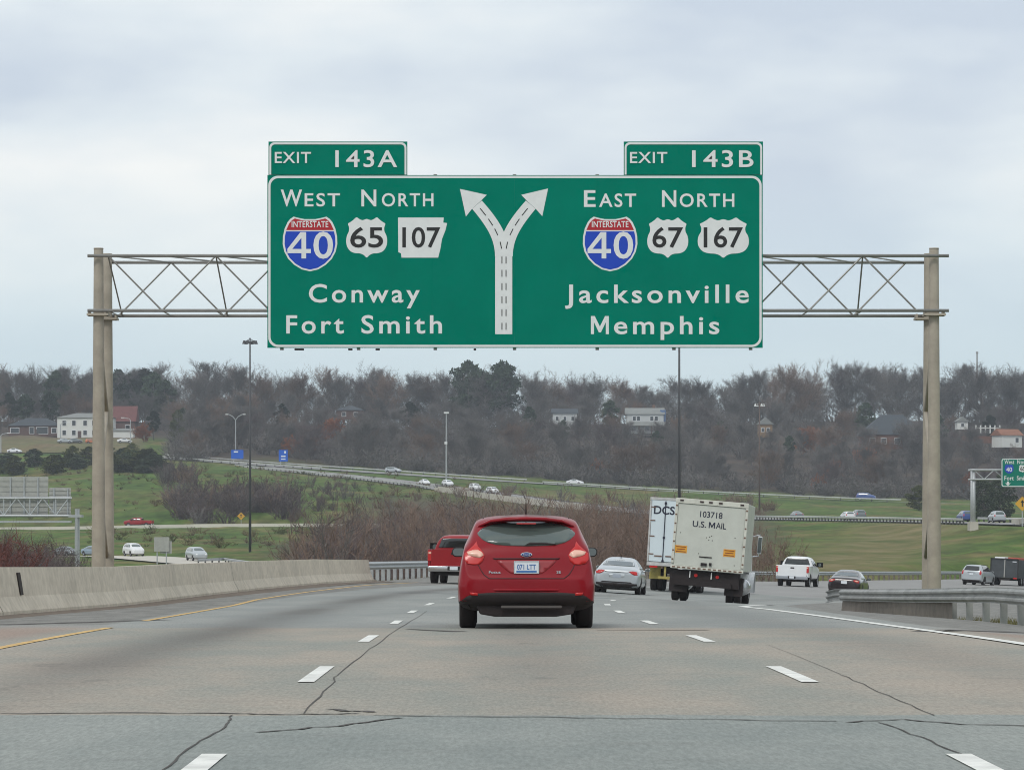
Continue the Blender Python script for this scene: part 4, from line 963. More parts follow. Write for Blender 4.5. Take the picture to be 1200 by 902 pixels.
# ------------------------------------------------------------------ saloons, estates, pickups
def car(label, kind, paint, L=4.7, Wd=1.83, H=1.47, glass=None, group=None, low=False, name=None, lamps=True):
    t = thing(name or {'sedan': 'sedan_car', 'suv': 'utility_car', 'hatch': 'hatchback_car', 'van': 'minivan', 'coupe': 'coupe_car'}[kind], label, 'car', group=group)
    glass = glass or M['glass']; w = Wd / 2; h = H / 1.46; f = L / 4.7
    if kind in ('sedan', 'coupe'):
        k = 1.0 if kind == 'sedan' else .97
        raw = [(0, .38, .58, .74, .45, .60, .68, .73, .58, .80, .83), (.05, .30, .70, .845, .42, .68, .80, .87, .68, .95, .98), (.18, .25, .78, .895, .40, .70, .855, .91, .71, 1.01, 1.04),
               (.62, .21, .80, .915, .38, .70, .88, .93, .70, 1.04, 1.075), (1.15, .20, .80, .915, .38, .70, .88, .94, .63, 1.28, 1.325), (1.65, .20, .80, .915, .38, .70, .88, .94, .585, 1.395, 1.445),
               (2.4, .20, .80, .915, .38, .70, .88, .93, .585, 1.41, 1.465), (2.85, .20, .80, .915, .38, .70, .88, .92, .60, 1.335, 1.385), (3.55, .20, .80, .91, .38, .68, .86, .88, .70, .98, 1.02),
               (4.25, .22, .72, .88, .36, .60, .82, .78, .66, .86, .89), (4.58, .28, .55, .76, .38, .54, .70, .66, .55, .71, .74), (4.7, .36, .42, .55, .42, .50, .5, .58, .4, .61, .63)]
    else:
        roof = [.94, .945]
        raw = [(0, .42, .62, .76, .48, .62, .72, .78, .66, .86, .88), (.05, .34, .72, .865, .44, .68, .83, .92, .72, 1.02, 1.04), (.16, .28, .78, .90, .40, .70, .87, .96, .72, 1.16, 1.18),
               (.34, .24, .80, .912, .38, .70, .885, .97, .68, 1.36, 1.385), (.52, .22, .80, .915, .38, .70, .885, .97, .655, 1.41, 1.452), (1.2, .20, .80, .915, .38, .70, .885, .96, .645, 1.42, 1.465), (2.5, .20, .80, .915, .38, .70, .885, .94, .64, 1.42, 1.465),
               (3.0, .20, .80, .915, .38, .70, .885, .92, .65, 1.34, 1.38), (3.65, .20, .80, .91, .38, .70, .87, .90, .70, 1.0, 1.04), (4.3, .22, .72, .88, .38, .66, .83, .82, .66, .92, .95), (4.6, .28, .58, .78, .40, .60, .72, .70, .56, .78, .80), (4.7, .38, .44, .60, .44, .56, .55, .62, .42, .66, .68)]
    st = [(r[0] * f, section(r[1], r[2] * w / .915, r[3] * w / .915, r[4], r[5] * h, r[6] * w / .915, r[7] * h, r[8] * w / .915, r[9] * h, r[10] * h)) for r in raw]
    me = loft(st, 1 if low else 2); me.materials.append(paint); link('body', me, t); b = bvh_of(me); e = .006; s3 = .12 if low else .07
    kx = w / .915
    if kind in ('sedan', 'coupe'):
        rw = [(-.50 * kx, 1.345 * h), (.50 * kx, 1.345 * h), (.57 * kx, 1.25 * h), (.63 * kx, 1.10 * h), (-.63 * kx, 1.10 * h), (-.57 * kx, 1.25 * h)]
        tl = [(.47, .90), (.60, .925), (.80, .90), (.84, .84), (.80, .77), (.66, .775), (.55, .83)]
        sw = [(.95, .99), (1.35, 1.21), (1.75, 1.33), (2.5, 1.335), (2.85, 1.26), (3.3, .99)]
    else:
        rw = [(-.56 * kx, 1.355 * h), (.56 * kx, 1.355 * h), (.66 * kx, 1.03 * h), (-.66 * kx, 1.03 * h)]
        tl = [(.69, 1.06), (.78, 1.02), (.845, .92), (.83, .74), (.70, .76), (.68, .90)]
        sw = [(.55, 1.02), (.65, 1.33), (2.45, 1.345), (2.9, 1.27), (3.4, 1.0)]
    patch('rear_window', b, rw, 'rear', glass, t, e, s3)
    for s in (1, -1):
        q = [(x * kx, z * h) for x, z in tl]; patch('tail_light', b, q if s > 0 else mir(q), 'rear', M['lamp_red'], t, .012, s3 * .8)
        patch('side_window', b, [(y * f, z * h) for y, z in sw], 'right' if s > 0 else 'left', glass, t, e, .14)
        if lamps:
            hl = [(.45 * kx, .70 * h), (.62 * kx, .74 * h), (.70 * kx, .66 * h), (.60 * kx, .60 * h), (.46 * kx, .60 * h)]
            patch('headlight', b, hl if s > 0 else mir(hl), 'front', M['lamp_white'], t, .02, s3)
    patch('windscreen', b, [(-.60 * kx, 1.04 * h), (.60 * kx, 1.04 * h), (.53 * kx, 1.33 * h), (-.53 * kx, 1.33 * h)], 'front', glass, t, e, .12)
    patch('lower_bumper', b, [(-.80 * kx, .44), (.80 * kx, .44), (.84 * kx, .34), (.70 * kx, .26), (-.70 * kx, .26), (-.84 * kx, .34)], 'rear', M['dark'], t, .02, s3)
    MB().box((0, L / 2, .26), (Wd * .78, L * .86, .16)).build('underbody', M['dark'], t)
    r = .325 * (1.08 if kind == 'suv' else 1)
    for s in (1, -1):
        for y in (.95 * f, 3.72 * f): wheel(t, s * (w - .13), y, r, .215, low=low)
    arch(b, t, .95 * f, r + .07); arch(b, t, 3.72 * f, r + .07)
    if not low: mirror_pair(t, w + .06, 3.0 * f, 1.0 * h, paint, .2, .13)
    return t, b
v, b = car('silver saloon car just beyond the red hatchback, dark lower bumper', 'sedan', M['silver'], 4.82, 1.835, 1.47, M['glass_grey'])
patch('plate_hollow', b, [(-.34, .80), (.34, .80), (.28, .66), (-.28, .66)], 'rear', M['silver'], v, .004)
MB().prism(rrect(-.155, .155, .655, .785, .01, 2), -.012, .03).build('number_plate', mat('grey_plate', (.36, .40, .46), .5), v)
patch('boot_seam', b, [(-.62, .905), (-.4, .855), (.4, .855), (.62, .905), (.60, .92), (.4, .872), (-.4, .872), (-.60, .92)], 'rear', M['dark'], v, .01)
patch('bumper_lip', b, [(-.55, .50), (.55, .50), (.62, .455), (-.62, .455)], 'rear', M['dark'], v, .014)
MB().box((0, 1.75, 1.475), (.05, .12, .05)).build('antenna', M['dark'], v)
posed(v, 4.02, 132.5, float(zroad(np.float64(4.0), 135)), 6.2, 3.6, -.8)
v, b = car('dark maroon saloon car leaving on the right ramp behind the end of the near guardrail', 'sedan', M['maroon'], 4.72, 1.79, 1.47, M['glass_grey'])
plate(v, -.006, .78, .31, .155)
patch('bumper_crease', b, [(-.7, .56), (.7, .56), (.66, .52), (-.66, .52)], 'rear', M['dark'], v, .01)
for s in (1, -1):
    q = [(.58, .90), (.68, .905), (.76, .87), (.68, .83), (.60, .84)]; patch('lamp_lens', b, q if s > 0 else mir(q), 'rear', M['lamp_pale'], v, .02, .05)
def ramp_pose(v, px, d, head, roll=3.0, pitch=-.7, dz=0.):
    x = (px - 600) * d / F; z = float(zroad(np.float64(x), d)) if d < 171 else None
    if z is None:
        best = min(range(0, len(RAMPV)), key=lambda i: (RAMPV[i][0] - x) ** 2 + (RAMPV[i][1] - d) ** 2)
        c = sorted(range(len(RAMPV)), key=lambda i: (RAMPV[i][0] - x) ** 2 + (RAMPV[i][1] - d) ** 2)[:4]; z = sum(RAMPV[i][2] for i in c) / 4
    posed(v, x, d, z + .03 + dz, head, roll, pitch); return v
ramp_pose(v, 988, 179, 12.5, 3.5)
v, b = car('silver estate utility car on the right ramp beside the dark dump trailer', 'suv', M['silver'], 4.6, 1.85, 1.72, M['glass_dark'])
plate(v, -.006, .92, .31, .155); patch('tailgate_trim', b, [(-.34, 1.06), (.34, 1.06), (.34, 1.03), (-.34, 1.03)], 'rear', M['dark'], v, .02)
for s in (1, -1): MB().path([(s * .62, .7, 1.70), (s * .62, 2.7, 1.72)], .02, 5).build('roof_rail', M['dark'], v)
ramp_pose(v, 1137.5, 285, 24, 3.5)

def pickup(name, label, paint, W_=2.0, H=1.9, bumper=None, four_door=True, low=False):
    t = thing(name, label, 'pickup'); w = W_ / 2; zb = .62; bt = 1.32 * H / 1.9
    mb = MB()
    for s in (1, -1): mb.box((s * (w - .055), 1.02, (zb + bt) / 2), (.11, 1.92, bt - zb))
    mb.box((0, 1.98, (zb + bt) / 2), (W_ - .02, .1, bt - zb)).box((0, 1.0, zb + .12), (W_ - .2, 1.9, .08))
    bed = mb.build('bed', paint, t, bevel=.03, smooth=True)
    tg = MB().prism(rrect(-w + .13, w - .13, zb + .02, bt, .03, 3), .02, .09).build('tailgate', paint, t, bevel=.008)
    MB().prism(rrect(-.12, .12, bt - .2, bt - .12, .02, 3), .008, .03).build('handle', M['dark'], tg)
    st = [(2.04, section(.52, w * .82, w * .985, .60, .95, w * .985, bt - .06, w * .76, H - .20, H - .16)),
          (2.10, section(.50, w * .85, w * .99, .58, .95, w * .985, bt - .02, w * .755, H - .10, H - .05)),
          (2.4, section(.50, w * .85, w, .56, .95, w * .985, bt, w * .74, H - .06, H)), (3.5, section(.50, w * .85, w, .56, .95, w * .985, bt - .02, w * .74, H - .06, H)),
          (3.95, section(.50, w * .85, w, .56, .95, w * .985, bt - .03, w * .76, H - .14, H - .08)), (4.55, section(.50, w * .85, w, .56, .95, w * .97, bt - .1, w * .82, bt, bt + .05)),
          (5.3, section(.50, w * .8, w * .985, .56, .9, w * .95, bt - .16, w * .80, bt - .08, bt - .04)), (5.6, section(.54, w * .6, w * .9, .6, .85, w * .86, bt - .26, w * .7, bt - .2, bt - .17)), (5.68, section(.6, w * .5, w * .7, .66, .8, w * .66, bt - .36, w * .5, bt - .32, bt - .3))]
    me = loft(st, 2); me.materials.append(paint); link('cab', me, t); b = bvh_of(me)
    patch('rear_window', b, [(-w * .66, H - .15), (w * .66, H - .15), (w * .80, bt + .06), (-w * .80, bt + .06)], 'rear', M['glass_dark'], t, .006)
    for s in (1, -1):
        sd = 'right' if s > 0 else 'left'
        for a in ((2.25, 3.0), (3.08, 4.25)):
            patch('side_window', b, [(a[0], bt + .02), (a[0] + .06, H - .13), (min(a[1], 3.9) - .02, H - .14), (a[1], bt + .0)], sd, M['glass_dark'], t, .006, .12)
        q = [(s * (w - .145), bt - .06), (s * (w + .002), bt - .06), (s * (w + .002), bt - .44), (s * (w - .145), bt - .44)]
        tl = MB().prism(q, .03, .16).build('tail_light', M['lamp_red'], t, bevel=.01)
        MB().prism([(s * (w - .13), bt - .10), (s * (w - .03), bt - .10), (s * (w - .03), bt - .17), (s * (w - .13), bt - .17)], .022, .04).build('lens', M['lamp_pale'], tl)
    patch('windscreen', b, [(-w * .72, bt + .08), (w * .72, bt + .08), (w * .64, H - .12), (-w * .64, H - .12)], 'front', M['glass_dark'], t, .006, .12)
    bu = MB().prism(rrect(-w + .02, w - .02, .47, .68, .05, 3), -.10, .06).build('bumper', bumper or M['chrome'], t, bevel=.02, smooth=True)
    MB().prism(rrect(-.24, .24, .52, .67, .02, 3), -.115, .0).build('plate_bay', M['dark'], bu)
    plate(t, -.118, .60, .30, .13)
    MB().box((0, 2.8, .46), (W_ * .72, 5.2, .26)).build('underbody', M['dark'], t)
    for s in (1, -1):
        for y in (1.05, 4.62): wheel(t, s * (w - .16), y, .39, .26)
    arch(b, t, 4.62, .46)
    for s in (1, -1):
        a = [(1.05 + .47 * math.cos(q), .40 + .47 * math.sin(q)) for q in np.linspace(0, math.pi, 13)] + [(.58, .55), (1.52, .55)]
        a = [(y, max(z, .58)) for y, z in a[:13]]
        mb = MB(); n = len(a); mb.add([(s * (w + .004), y, z) for y, z in a] + [(s * (w - .03), y, z) for y, z in a], [tuple(range(n))] + [(i, i + 1, n + i + 1, n + i) for i in range(n - 1)])
        mb.build('wheel_arch', M['dark'], t)
    mirror_pair(t, w + .13, 4.0, bt + .10, M['dark'], .22, .26)
    return t
v = pickup('pickup_truck', 'red pickup truck with chrome bumper partly hidden behind the red hatchback', M['red_paint2'], 2.0, 1.88)
posed(v, -2.18, 128, float(zroad(np.float64(-2.2), 130)) + .01, 4.5, .6, -.7)
v = pickup('pickup_truck', 'white crew cab pickup truck heading along the right ramp below the green embankment', M['white'], 2.03, 1.93, mat('grey_bumper_steel', (.33, .35, .38), .4, .5))
ramp_pose(v, 927.5, 211, 13.0, 2.6, dz=-.07)

# ------------------------------------------------------------------ mail truck
t = thing('mail_truck', 'cream box truck with 103718 and U.S. MAIL on its rear, two orange decals', 'truck')
bw, z0, z1 = 1.22, 1.13, 3.43
MB().box((0, 2.12, (z0 + z1) / 2), (2 * bw - .02, 4.2, z1 - z0 - .02)).build('cargo_box', M['cream'], t, bevel=.03)
fr = MB()
fr.box((0, .02, z1 - .08), (2 * bw, .12, .17)).box((0, .02, z0 + .0), (2 * bw, .14, .10))
for s in (-1, 1): fr.box((s * (bw - .045), .02, (z0 + z1) / 2), (.09, .12, z1 - z0 - .26))
fr.build('rear_frame', M['cream2'], t, bevel=.012)
dr = MB().prism([(-bw + .10, z0 + .06), (bw - .10, z0 + .06), (bw - .10, z1 - .18), (-bw + .10, z1 - .18)], -.005, .05).build('rear_door', M['cream'], t)
text_mesh('lettering', '103718', -.38, .37, z0 + 1.72, .20, -.008, M['ink'], dr, .012, 1.0, .003)
text_mesh('lettering', 'U.S.', -.60, -.15, z0 + 1.38, .20, -.008, M['ink'], dr, .012, 1.0, .003); letter_m('lettering', -.06, .15, z0 + 1.38, .20, -.006, M['ink'], dr, .18); text_mesh('lettering', 'AIL', .18, .52, z0 + 1.38, .20, -.008, M['ink'], dr, .012, 1.0, .003)
for x in (-.92, .70):
    dc = MB().box((x, -.008, z0 + .60), (.40, .004, .25)).build('decal', M['orange'], dr)
    mb = MB()
    for k in range(3): mb.box((x, -.012, z0 + .68 - .08 * k), (.33 - .05 * (k % 2), .003, .028))
    mb.build('decal_text_lines', mat('decal_ink', (.22, .05, .01), .6), dc)
mb = MB()
for x, z in ((-.10, 1.05), (.0, 1.08), (.06, 1.12), (-.02, .98), (.10, .97), (-.98, 1.15), (.85, 1.12), (-.32, .5), (.9, .2)): mb.box((x, -.008, z0 + z), (.035, .004, .03), ry=.4)
mb.build('scuff_marks', mat('scuff', (.10, .10, .08), .8), dr)
mb = MB().box((-.12, -.03, z0 + .15), (.20, .06, .10)).box((.10, -.03, z0 + .17), (.08, .07, .10)).box((-.08, -.02, z0 + .40), (.42, .02, .035)); mb.build('door_latch', M['dark'], dr)
for x in (-1.02, -.35, -.05, .28, 1.0): MB().box((x, -.05, z1 - .07), (.12, .03, .05)).build('marker_light', mat('dark_marker_lens', (.04, .02, .02), .5), t)
for k in range(14): MB().box((-1.12 + k * .172, -.056, z0 + .0), (.10, .012, .04)).build('sill_cleat', M['rusty'], t)
for s in (-1, 1):
    for k in range(7): MB().box((s * (bw - .045), -.045, z0 + .25 + k * .3), (.06, .012, .05)).build('hinge', M['rusty'], t)
MB().box((0, .5, .80), (2.2, .7, .52)).box((0, 3, .8), (.9, 5.4, .3)).box((0, .12, .62), (1.7, .12, .16)).build('chassis', M['dark'], t)
for x in (-.42, .30):
    MB().box((x - .14, .10, .92), (.035, .02, .22)).build('reflector_strip', M['lamp_white'], t)
    MB().tube((x + .06, .16, .90), (x + .06, .11, .90), .06, .06, 12).build('tail_light', M['lamp_red'], t)
for s in (-1, 1):
    MB().box((s * .93, .30, .62), (.62, .02, .62)).build('mud_flap', M['dark'], t)
    for dx in (.78, 1.05): wheel(t, s * dx, 1.0, .47, .24)
    wheel(t, s * 1.06, 5.25, .46, .26)
wm = M['white']
st = [(4.32, section(.7, .8, 1.16, .8, 1.4, 1.16, 1.75, 1.02, 2.55, 2.65)), (4.47, section(.7, .85, 1.20, .8, 1.4, 1.20, 1.8, 1.04, 2.68, 2.78)), (5.32, section(.7, .85, 1.20, .8, 1.4, 1.20, 1.8, 1.04, 2.62, 2.72)),
      (5.82, section(.7, .85, 1.19, .8, 1.3, 1.18, 1.65, .86, 1.85, 1.9)), (6.72, section(.7, .8, 1.16, .8, 1.2, .98, 1.5, .75, 1.62, 1.66)), (7.02, section(.75, .6, .85, .85, 1.1, .8, 1.35, .6, 1.42, 1.45))]
me = loft(st, 2); me.materials.append(wm); link('cab', me, t); b = bvh_of(me)
for s in (1, -1):
    patch('side_window', b, [(4.6, 1.85), (4.65, 2.5), (5.3, 2.5), (5.65, 1.85)], 'right' if s > 0 else 'left', M['glass_dark'], t, .006, .12)
    fn = MB(); a_ = [(5.25 + .66 * math.cos(q), .50 + .66 * math.sin(q)) for q in np.linspace(-.1, math.pi + .1, 14)]
    fn.add([(s * 1.10, y, z) for y, z in a_] + [(s * 1.34, y, z) for y, z in a_], [(i, i + 1, 15 + i, 14 + i) for i in range(13)]); fn.build('fender', wm, t, smooth=True)
    MB().tube((s * 1.0, 3.2, .62), (s * 1.0, 4.2, .62), .30, .30, 16).build('fuel_tank', M['chrome'], t, smooth=True, bevel=.01)
    mb = MB().box((s * 1.40, 5.45, 2.12), (.15, .10, .62)); q = mb.build('wing_mirror', wm, t, bevel=.03)
    MB().path([(s * 1.16, 5.45, 2.40), (s * 1.40, 5.47, 2.48), (s * 1.40, 5.47, 1.74), (s * 1.16, 5.5, 1.70)], .022, 6).build('mirror_arm', M['chrome'], q)
    MB().box((s * 1.40, 5.395, 2.12), (.12, .012, .55)).build('mirror_glass', M['glass_grey'], q)
    MB().box((s * 1.12, 4.29, 1.55), (.10, .06, .95)).build('exhaust_guard', M['chrome'], t)
patch('windscreen', b, [(-.8, 1.92), (.8, 1.92), (.72, 2.55), (-.72, 2.55)], 'front', M['glass_dark'], t, .006, .15)
posed(t, (825 - 600) * 114 / F, 114, EYE - 106.3 * 114 / F, 7.2, 4.9, -.6)

# ------------------------------------------------------------------ the trailer ahead of it
t = thing('box_trailer', 'pale blue white semi trailer lettered DCS half hidden by the mail truck', 'trailer')
bw, z0, z1 = 1.29, 1.14, 4.18
MB().box((0, 6.9, (z0 + z1) / 2), (2 * bw - .03, 13.6, z1 - z0 - .02)).build('cargo_box', M['trailer'], t, bevel=.02)
fr = MB().box((0, .03, z1 - .06), (2 * bw, .14, .12)).box((0, .03, z0 + .06), (2 * bw, .14, .16))
for s in (-1, 1): fr.box((s * (bw - .04), .03, (z0 + z1) / 2), (.08, .14, z1 - z0 - .3))
fr.build('rear_frame', mat('trailer_frame_steel', (.50, .50, .49), .6, .1, (4, .25)), t, bevel=.01)
for s in (-1, 1):
    d = MB().box((s * .60, -.0, (z0 + z1) / 2 + .02), (1.19, .06, z1 - z0 - .30)).build('rear_door', M['trailer'], t)
    rod = MB().tube((s * .58, -.05, z0 + .15), (s * .58, -.05, z1 - .15), .022, .022, 8)
    for z in (z0 + .2, z0 + 1.25, z1 - .25): rod.box((s * .58, -.05, z), (.10, .05, .09))
    rod.build('lock_rod', M['ink'], d)
    mb = MB()
    for z in (z0 + .5, z0 + 1.3, z0 + 2.0, z0 + 2.6): mb.box((s * 1.12, -.045, z), (.22, .02, .045))
    mb.box((s * .80, -.045, z0 + .42), (.34, .03, .05)).box((s * .30, -.045, z0 + .42), (.34, .03, .05))
    mb.build('hinge', M['rusty'], d)
    if s < 0: text_mesh('lettering', 'DCS', -1.10, -.16, z0 + 2.29, .37, -.035, M['ink'], d, .022, 1.0, .003)
    MB().box((s * .98, .0, z0 - .05), (.36, .05, .12)).build('tail_light', M['lamp_red'], t)
    fl = MB().box((s * .93, .55, .80), (.50, .02, .55)).build('mud_flap', M['yellow'], t)
    for yy in (1.3, 2.6):
        for dx in (.70, 1.02): wheel(t, s * dx, yy, .50, .26)
MB().box((0, .10, .60), (1.5, .1, .12)).box((-.45, .10, .85), (.09, .09, .5)).box((.45, .10, .85), (.09, .09, .5)).build('underride_guard', M['yellow'], t)
MB().box((0, 1.9, .95), (1.1, 3.2, .35)).box((0, 8, 1.02), (.9, 9, .2)).build('chassis', M['dark'], t)
MB().box((0, 13.2, 1.6), (2.3, 2.2, 2.2)).box((0, 12.9, .75), (2.1, 1.6, .9)).build('tractor_cab', M['dark'], t, bevel=.05)
posed(t, (789.5 - 600) * 153 / F, 153, EYE - 93.0 * 153 / F, 7.0, 3.4, -.6)

# dark dump trailer at the frame edge on the ramp
t = thing('dump_trailer', 'dark grey high sided dump trailer with a pale upright post on its tail', 'trailer')
dg_ = mat('dark_trailer_steel', (.055, .062, .068), .6, .1, (2, .25))
mb = MB().box((0, .06, 1.42), (2.36, .10, 1.55))
for s in (-1, 1): mb.box((s * 1.16, 2.6, 1.42), (.06, 5.0, 1.55))
mb.box((0, 5.1, 1.42), (2.36, .1, 1.55)).box((0, 2.6, .70), (2.3, 5.1, .1)); mb.build('body', dg_, t, bevel=.015)
MB().box((.02, -.01, 1.42), (.09, .06, 1.5)).build('post', mat('pale_post', (.33, .33, .31), .6), t)
fr = MB().box((0, -.0, 2.22), (2.44, .12, .09))
for s in (-1, 1): fr.box((s * 1.17, -.01, 1.42), (.08, .1, 1.55))
fr.build('rim_frame', mat('black_frame', (.02, .02, .02), .7), t)
MB().box((.85, -.005, 2.02), (.34, .03, .07)).build('label_plate', M['plate'], t)
MB().box((-.6, 2.4, 2.28), (.9, 3.2, .22)).build('load_sheet', M['white'], t, bevel=.06); MB().box((.62, 2.2, 2.27), (1.0, 3.0, .24)).build('load_cover', mat('faded_red_cover', (.45, .10, .07), .8, 0, (3, .3)), t, bevel=.06)
for s in (-1, 1):
    wheel(t, s * 1.05, 1.8, .42, .25); wheel(t, s * 1.05, 2.8, .42, .25)
    MB().box((s * .95, -.02, .62), (.3, .05, .12)).build('tail_light', M['lamp_red'], t)
MB().box((0, 2.6, .52), (.9, 5, .22)).build('chassis', M['dark'], t)
ramp_pose(t, 1176, 290, 20, 3.0)
t2 = thing('dump_truck', 'dark grey truck body with white and red top beside the dump trailer', 'truck')
MB().box((0, 2.0, 1.42), (2.4, 4.0, 1.5)).build('body', dg_, t2, bevel=.03); MB().box((0, 2.0, 2.26), (2.2, 3.6, .22)).build('load_cover', M['white'], t2, bevel=.06)
MB().box((0, .6, 2.30), (2.1, .6, .2)).build('load_sheet', M['red_paint2'], t2, bevel=.05); MB().box((0, 2.2, .55), (1.1, 4.2, .3)).build('chassis', M['dark'], t2)
for s in (-1, 1):
    for y in (.9, 3.2): wheel(t2, s * 1.0, y, .45, .26)
ramp_pose(t2, 1214, 294, 22, 3.0)


# ------------------------------------------------------------------ far traffic
blue_p = mat('blue_car_paint', (.03, .07, .24), .35, .1, coat=.6); grey_p = mat('grey_car_paint', (.17, .19, .20), .35, .2, coat=.6)
orange_p = mat('orange_car_paint', (.55, .16, .05), .4, coat=.5); paleblue_p = mat('pale_blue_paint', (.22, .30, .38), .35, .1, coat=.6)
def along(rd, px, side=0.):
    i = min(range(len(rd) - 1), key=lambda k: abs(600 + (rd[k].x + rd[k + 1].x) / (rd[k].y + rd[k + 1].y) * F - px))
    a, b = rd[i], rd[i + 1]; k = 0.
    for j in range(21):
        q = a + (b - a) * (j / 20)
        if abs(600 + q.x / q.y * F - px) < abs(600 + (a + (b - a) * k).x / (a + (b - a) * k).y * F - px): k = j / 20
    t = (b - a).normalized(); r = Vector((t.y, -t.x, 0)).normalized(); q = a + (b - a) * k + r * side
    return q, math.degrees(math.atan2(t.x, t.y))
def far_car(label, kind, paint, rd, px, side, flip=0, H=1.47, L=4.6, Wd=1.82):
    q, hd = along(rd, px, side)
    if kind == 'pickup': v = pickup('pickup_truck', label, paint)
    else: v, _ = car(label, kind, paint, L, Wd, H, M['glass'], low=True)
    posed(v, q.x, q.y, q.z + .07, hd + 180 * flip); return v
far_car('white utility car coming along the lower road just right of the left column', 'suv', M['white'], ROAD_D, 143, -1, 0, 1.8, 4.8, 1.95)
far_car('silver minivan coming along the lower road beside the pale sign back', 'van', M['silver'], ROAD_D, 212, -1.5, 0, 1.75, 4.9, 1.95)
far_car('pale blue car on the lower road just left of the gantry column', 'sedan', paleblue_p, ROAD_D, 92, -1)
v = far_car('small grey car with two bright headlights on the lower road by the reddish bushes', 'sedan', grey_p, ROAD_D, 60, -1)
far_car('small red pickup truck on the frontage road behind the low pale wall', 'pickup', M['red_paint2'], ROAD_C, 178, 0, 1)
far_car('silver car alone high on the descending overpass road', 'suv', M['silver'], ROAD_A, 455, 1, 0, 1.6)
far_car('leading white car of two close together left of the road bridge', 'suv', M['white'], ROAD_B, 512, -2, 0, 1.6)
far_car('second white car following closely, left of the road bridge', 'sedan', M['white'], ROAD_B, 501, 1.5, 0)
far_car('white car on the overpass road just before the bridge starts', 'van', M['white'], ROAD_B, 546, -1.5, 0, 1.7)
far_car('white car driving on the road bridge above the brown brush', 'suv', M['white'], ROAD_B, 573, 0, 0, 1.65)
far_car('white coupe alone on the far highway at the foot of the wood', 'coupe', M['white'], ROAD_A, 671, 4)
far_car('blue van on the far highway above the grass strip', 'van', blue_p, ROAD_A, 1006, 4, 0, 1.95, 5.0)
far_car('dark grey saloon on the embankment road near the box truck', 'sedan', grey_p, ROAD_B, 928, -1.5, 1)
far_car('grey utility car next to the white hatchback on the embankment road', 'suv', grey_p, ROAD_B, 993, -2.5, 1, 1.75)
far_car('white hatchback next to the grey utility car on the embankment road', 'hatch', M['white'], ROAD_B, 1007, 1.5, 1)
far_car('dark blue utility car on the embankment road left of the small gantry post', 'suv', blue_p, ROAD_B, 1128, -1, 1, 1.7)
far_car('pale silver utility car on the embankment road right of the small gantry post', 'suv', M['silver'], ROAD_B, 1172, 0, 1, 1.7)
far_car('white car passing on the road below the ranch house at the frame edge', 'sedan', M['white'], ROAD_A, 6, -2)
for px, d, lab, kd, pt, hd in ((137, 1050, 'white car parked on the street below the red roofed house', 'sedan', M['white'], 80), (100, 1046, 'orange car parked on the street below the white house', 'hatch', orange_p, 85),
                               (67, 1046, 'light grey car parked on the street below the ranch house', 'sedan', M['silver'], 75), (79, 1050, 'dark car parked nose to tail with the light grey one', 'sedan', grey_p, 80)):
    v, _ = car(lab, kd, pt, low=True); x = (px - 600) * d / F; posed(v, x, d, ground(x, d) + .05, hd)

# ------------------------------------------------------------------ houses on the hill
def house(label, px, d, wd, dp, h, roof_h, wall, roof, style='gable', wins=(), rot=0, door=None, over=.5, z=None, chimney=False, name='house'):
    x = (px - 600) * d / F; t = thing(name, label, 'house', (x, d, ground(x, d) - .3 if z is None else z), R(rot))
    hw, hd = wd / 2, dp / 2
    MB().box((0, hd, h / 2), (wd, dp, h)).build('wall', wall, t)
    mb = MB(); a, b = hw + over, hd + over
    ins = a if style == 'gable' else max(.3, a - b)
    if style == 'gable_front': V_ = [(-a, hd - b, h), (a, hd - b, h), (a, hd + b, h), (-a, hd + b, h), (0, hd - b, h + roof_h), (0, hd + b, h + roof_h)]; Fc = [(0, 4, 5, 3), (1, 2, 5, 4), (0, 1, 4), (2, 3, 5), (0, 3, 2, 1)]
    else: V_ = [(-a, hd - b, h), (a, hd - b, h), (a, hd + b, h), (-a, hd + b, h), (-ins, hd, h + roof_h), (ins, hd, h + roof_h)]; Fc = [(0, 1, 5, 4), (2, 3, 4, 5), (1, 2, 5), (3, 0, 4), (0, 3, 2, 1)]
    V_ = [(p[0], p[1], p[2] + .03) for p in V_]
    rf = mb.add(V_, Fc).build('roof', roof, t)
    if chimney: MB().box((hw * .5, hd + .6, h + roof_h), (.9, .9, 2.2)).build('chimney', M['rusty'], rf)
    wn = []
    for cx, cz_, ww, wh in wins:
        fr = MB().box((cx, -.05, cz_), (ww + .3, .1, wh + .3)).build('window', M['white'], t)
        MB().box((cx, -.11, cz_), (ww, .06, wh)).build('pane', M['glass_dark'], fr); wn.append(fr)
    if door: 
        dd = MB().box((door, -.06, 1.2), (1.1, .12, 2.3)).build('door', mat('house_door', (.10, .06, .05), .6), t); MB().tube((door + .4, -.16, 1.15), (door + .4, -.12, 1.15), .06, .06, 6).build('handle', M['chrome'], dd)
    return t
slate = mat('slate_roof', (.045, .055, .065), .8, 0, (.6, .15)); grey_roof = mat('grey_shingle_roof', (.22, .23, .22), .85, 0, (.6, .12)); red_roof = mat('red_shingle_roof', (.14, .05, .045), .85, 0, (.5, .2))
siding = mat('white_siding', (.68, .69, .66), .7, 0, (.4, .06)); siding2 = mat('grey_siding', (.50, .52, .52), .7, 0, (.4, .08)); brick = mat('orange_brick', (.17, .078, .052), .85, 0, (1.2, .25)); dbrick = mat('dark_brick', (.11, .065, .055), .85, 0, (1, .25))
tanw = mat('ochre_siding', (.27, .175, .095), .8, 0, (.6, .15)); rust_roof = mat('rust_orange_roof', (.25, .11, .065), .85, 0, (.8, .2))
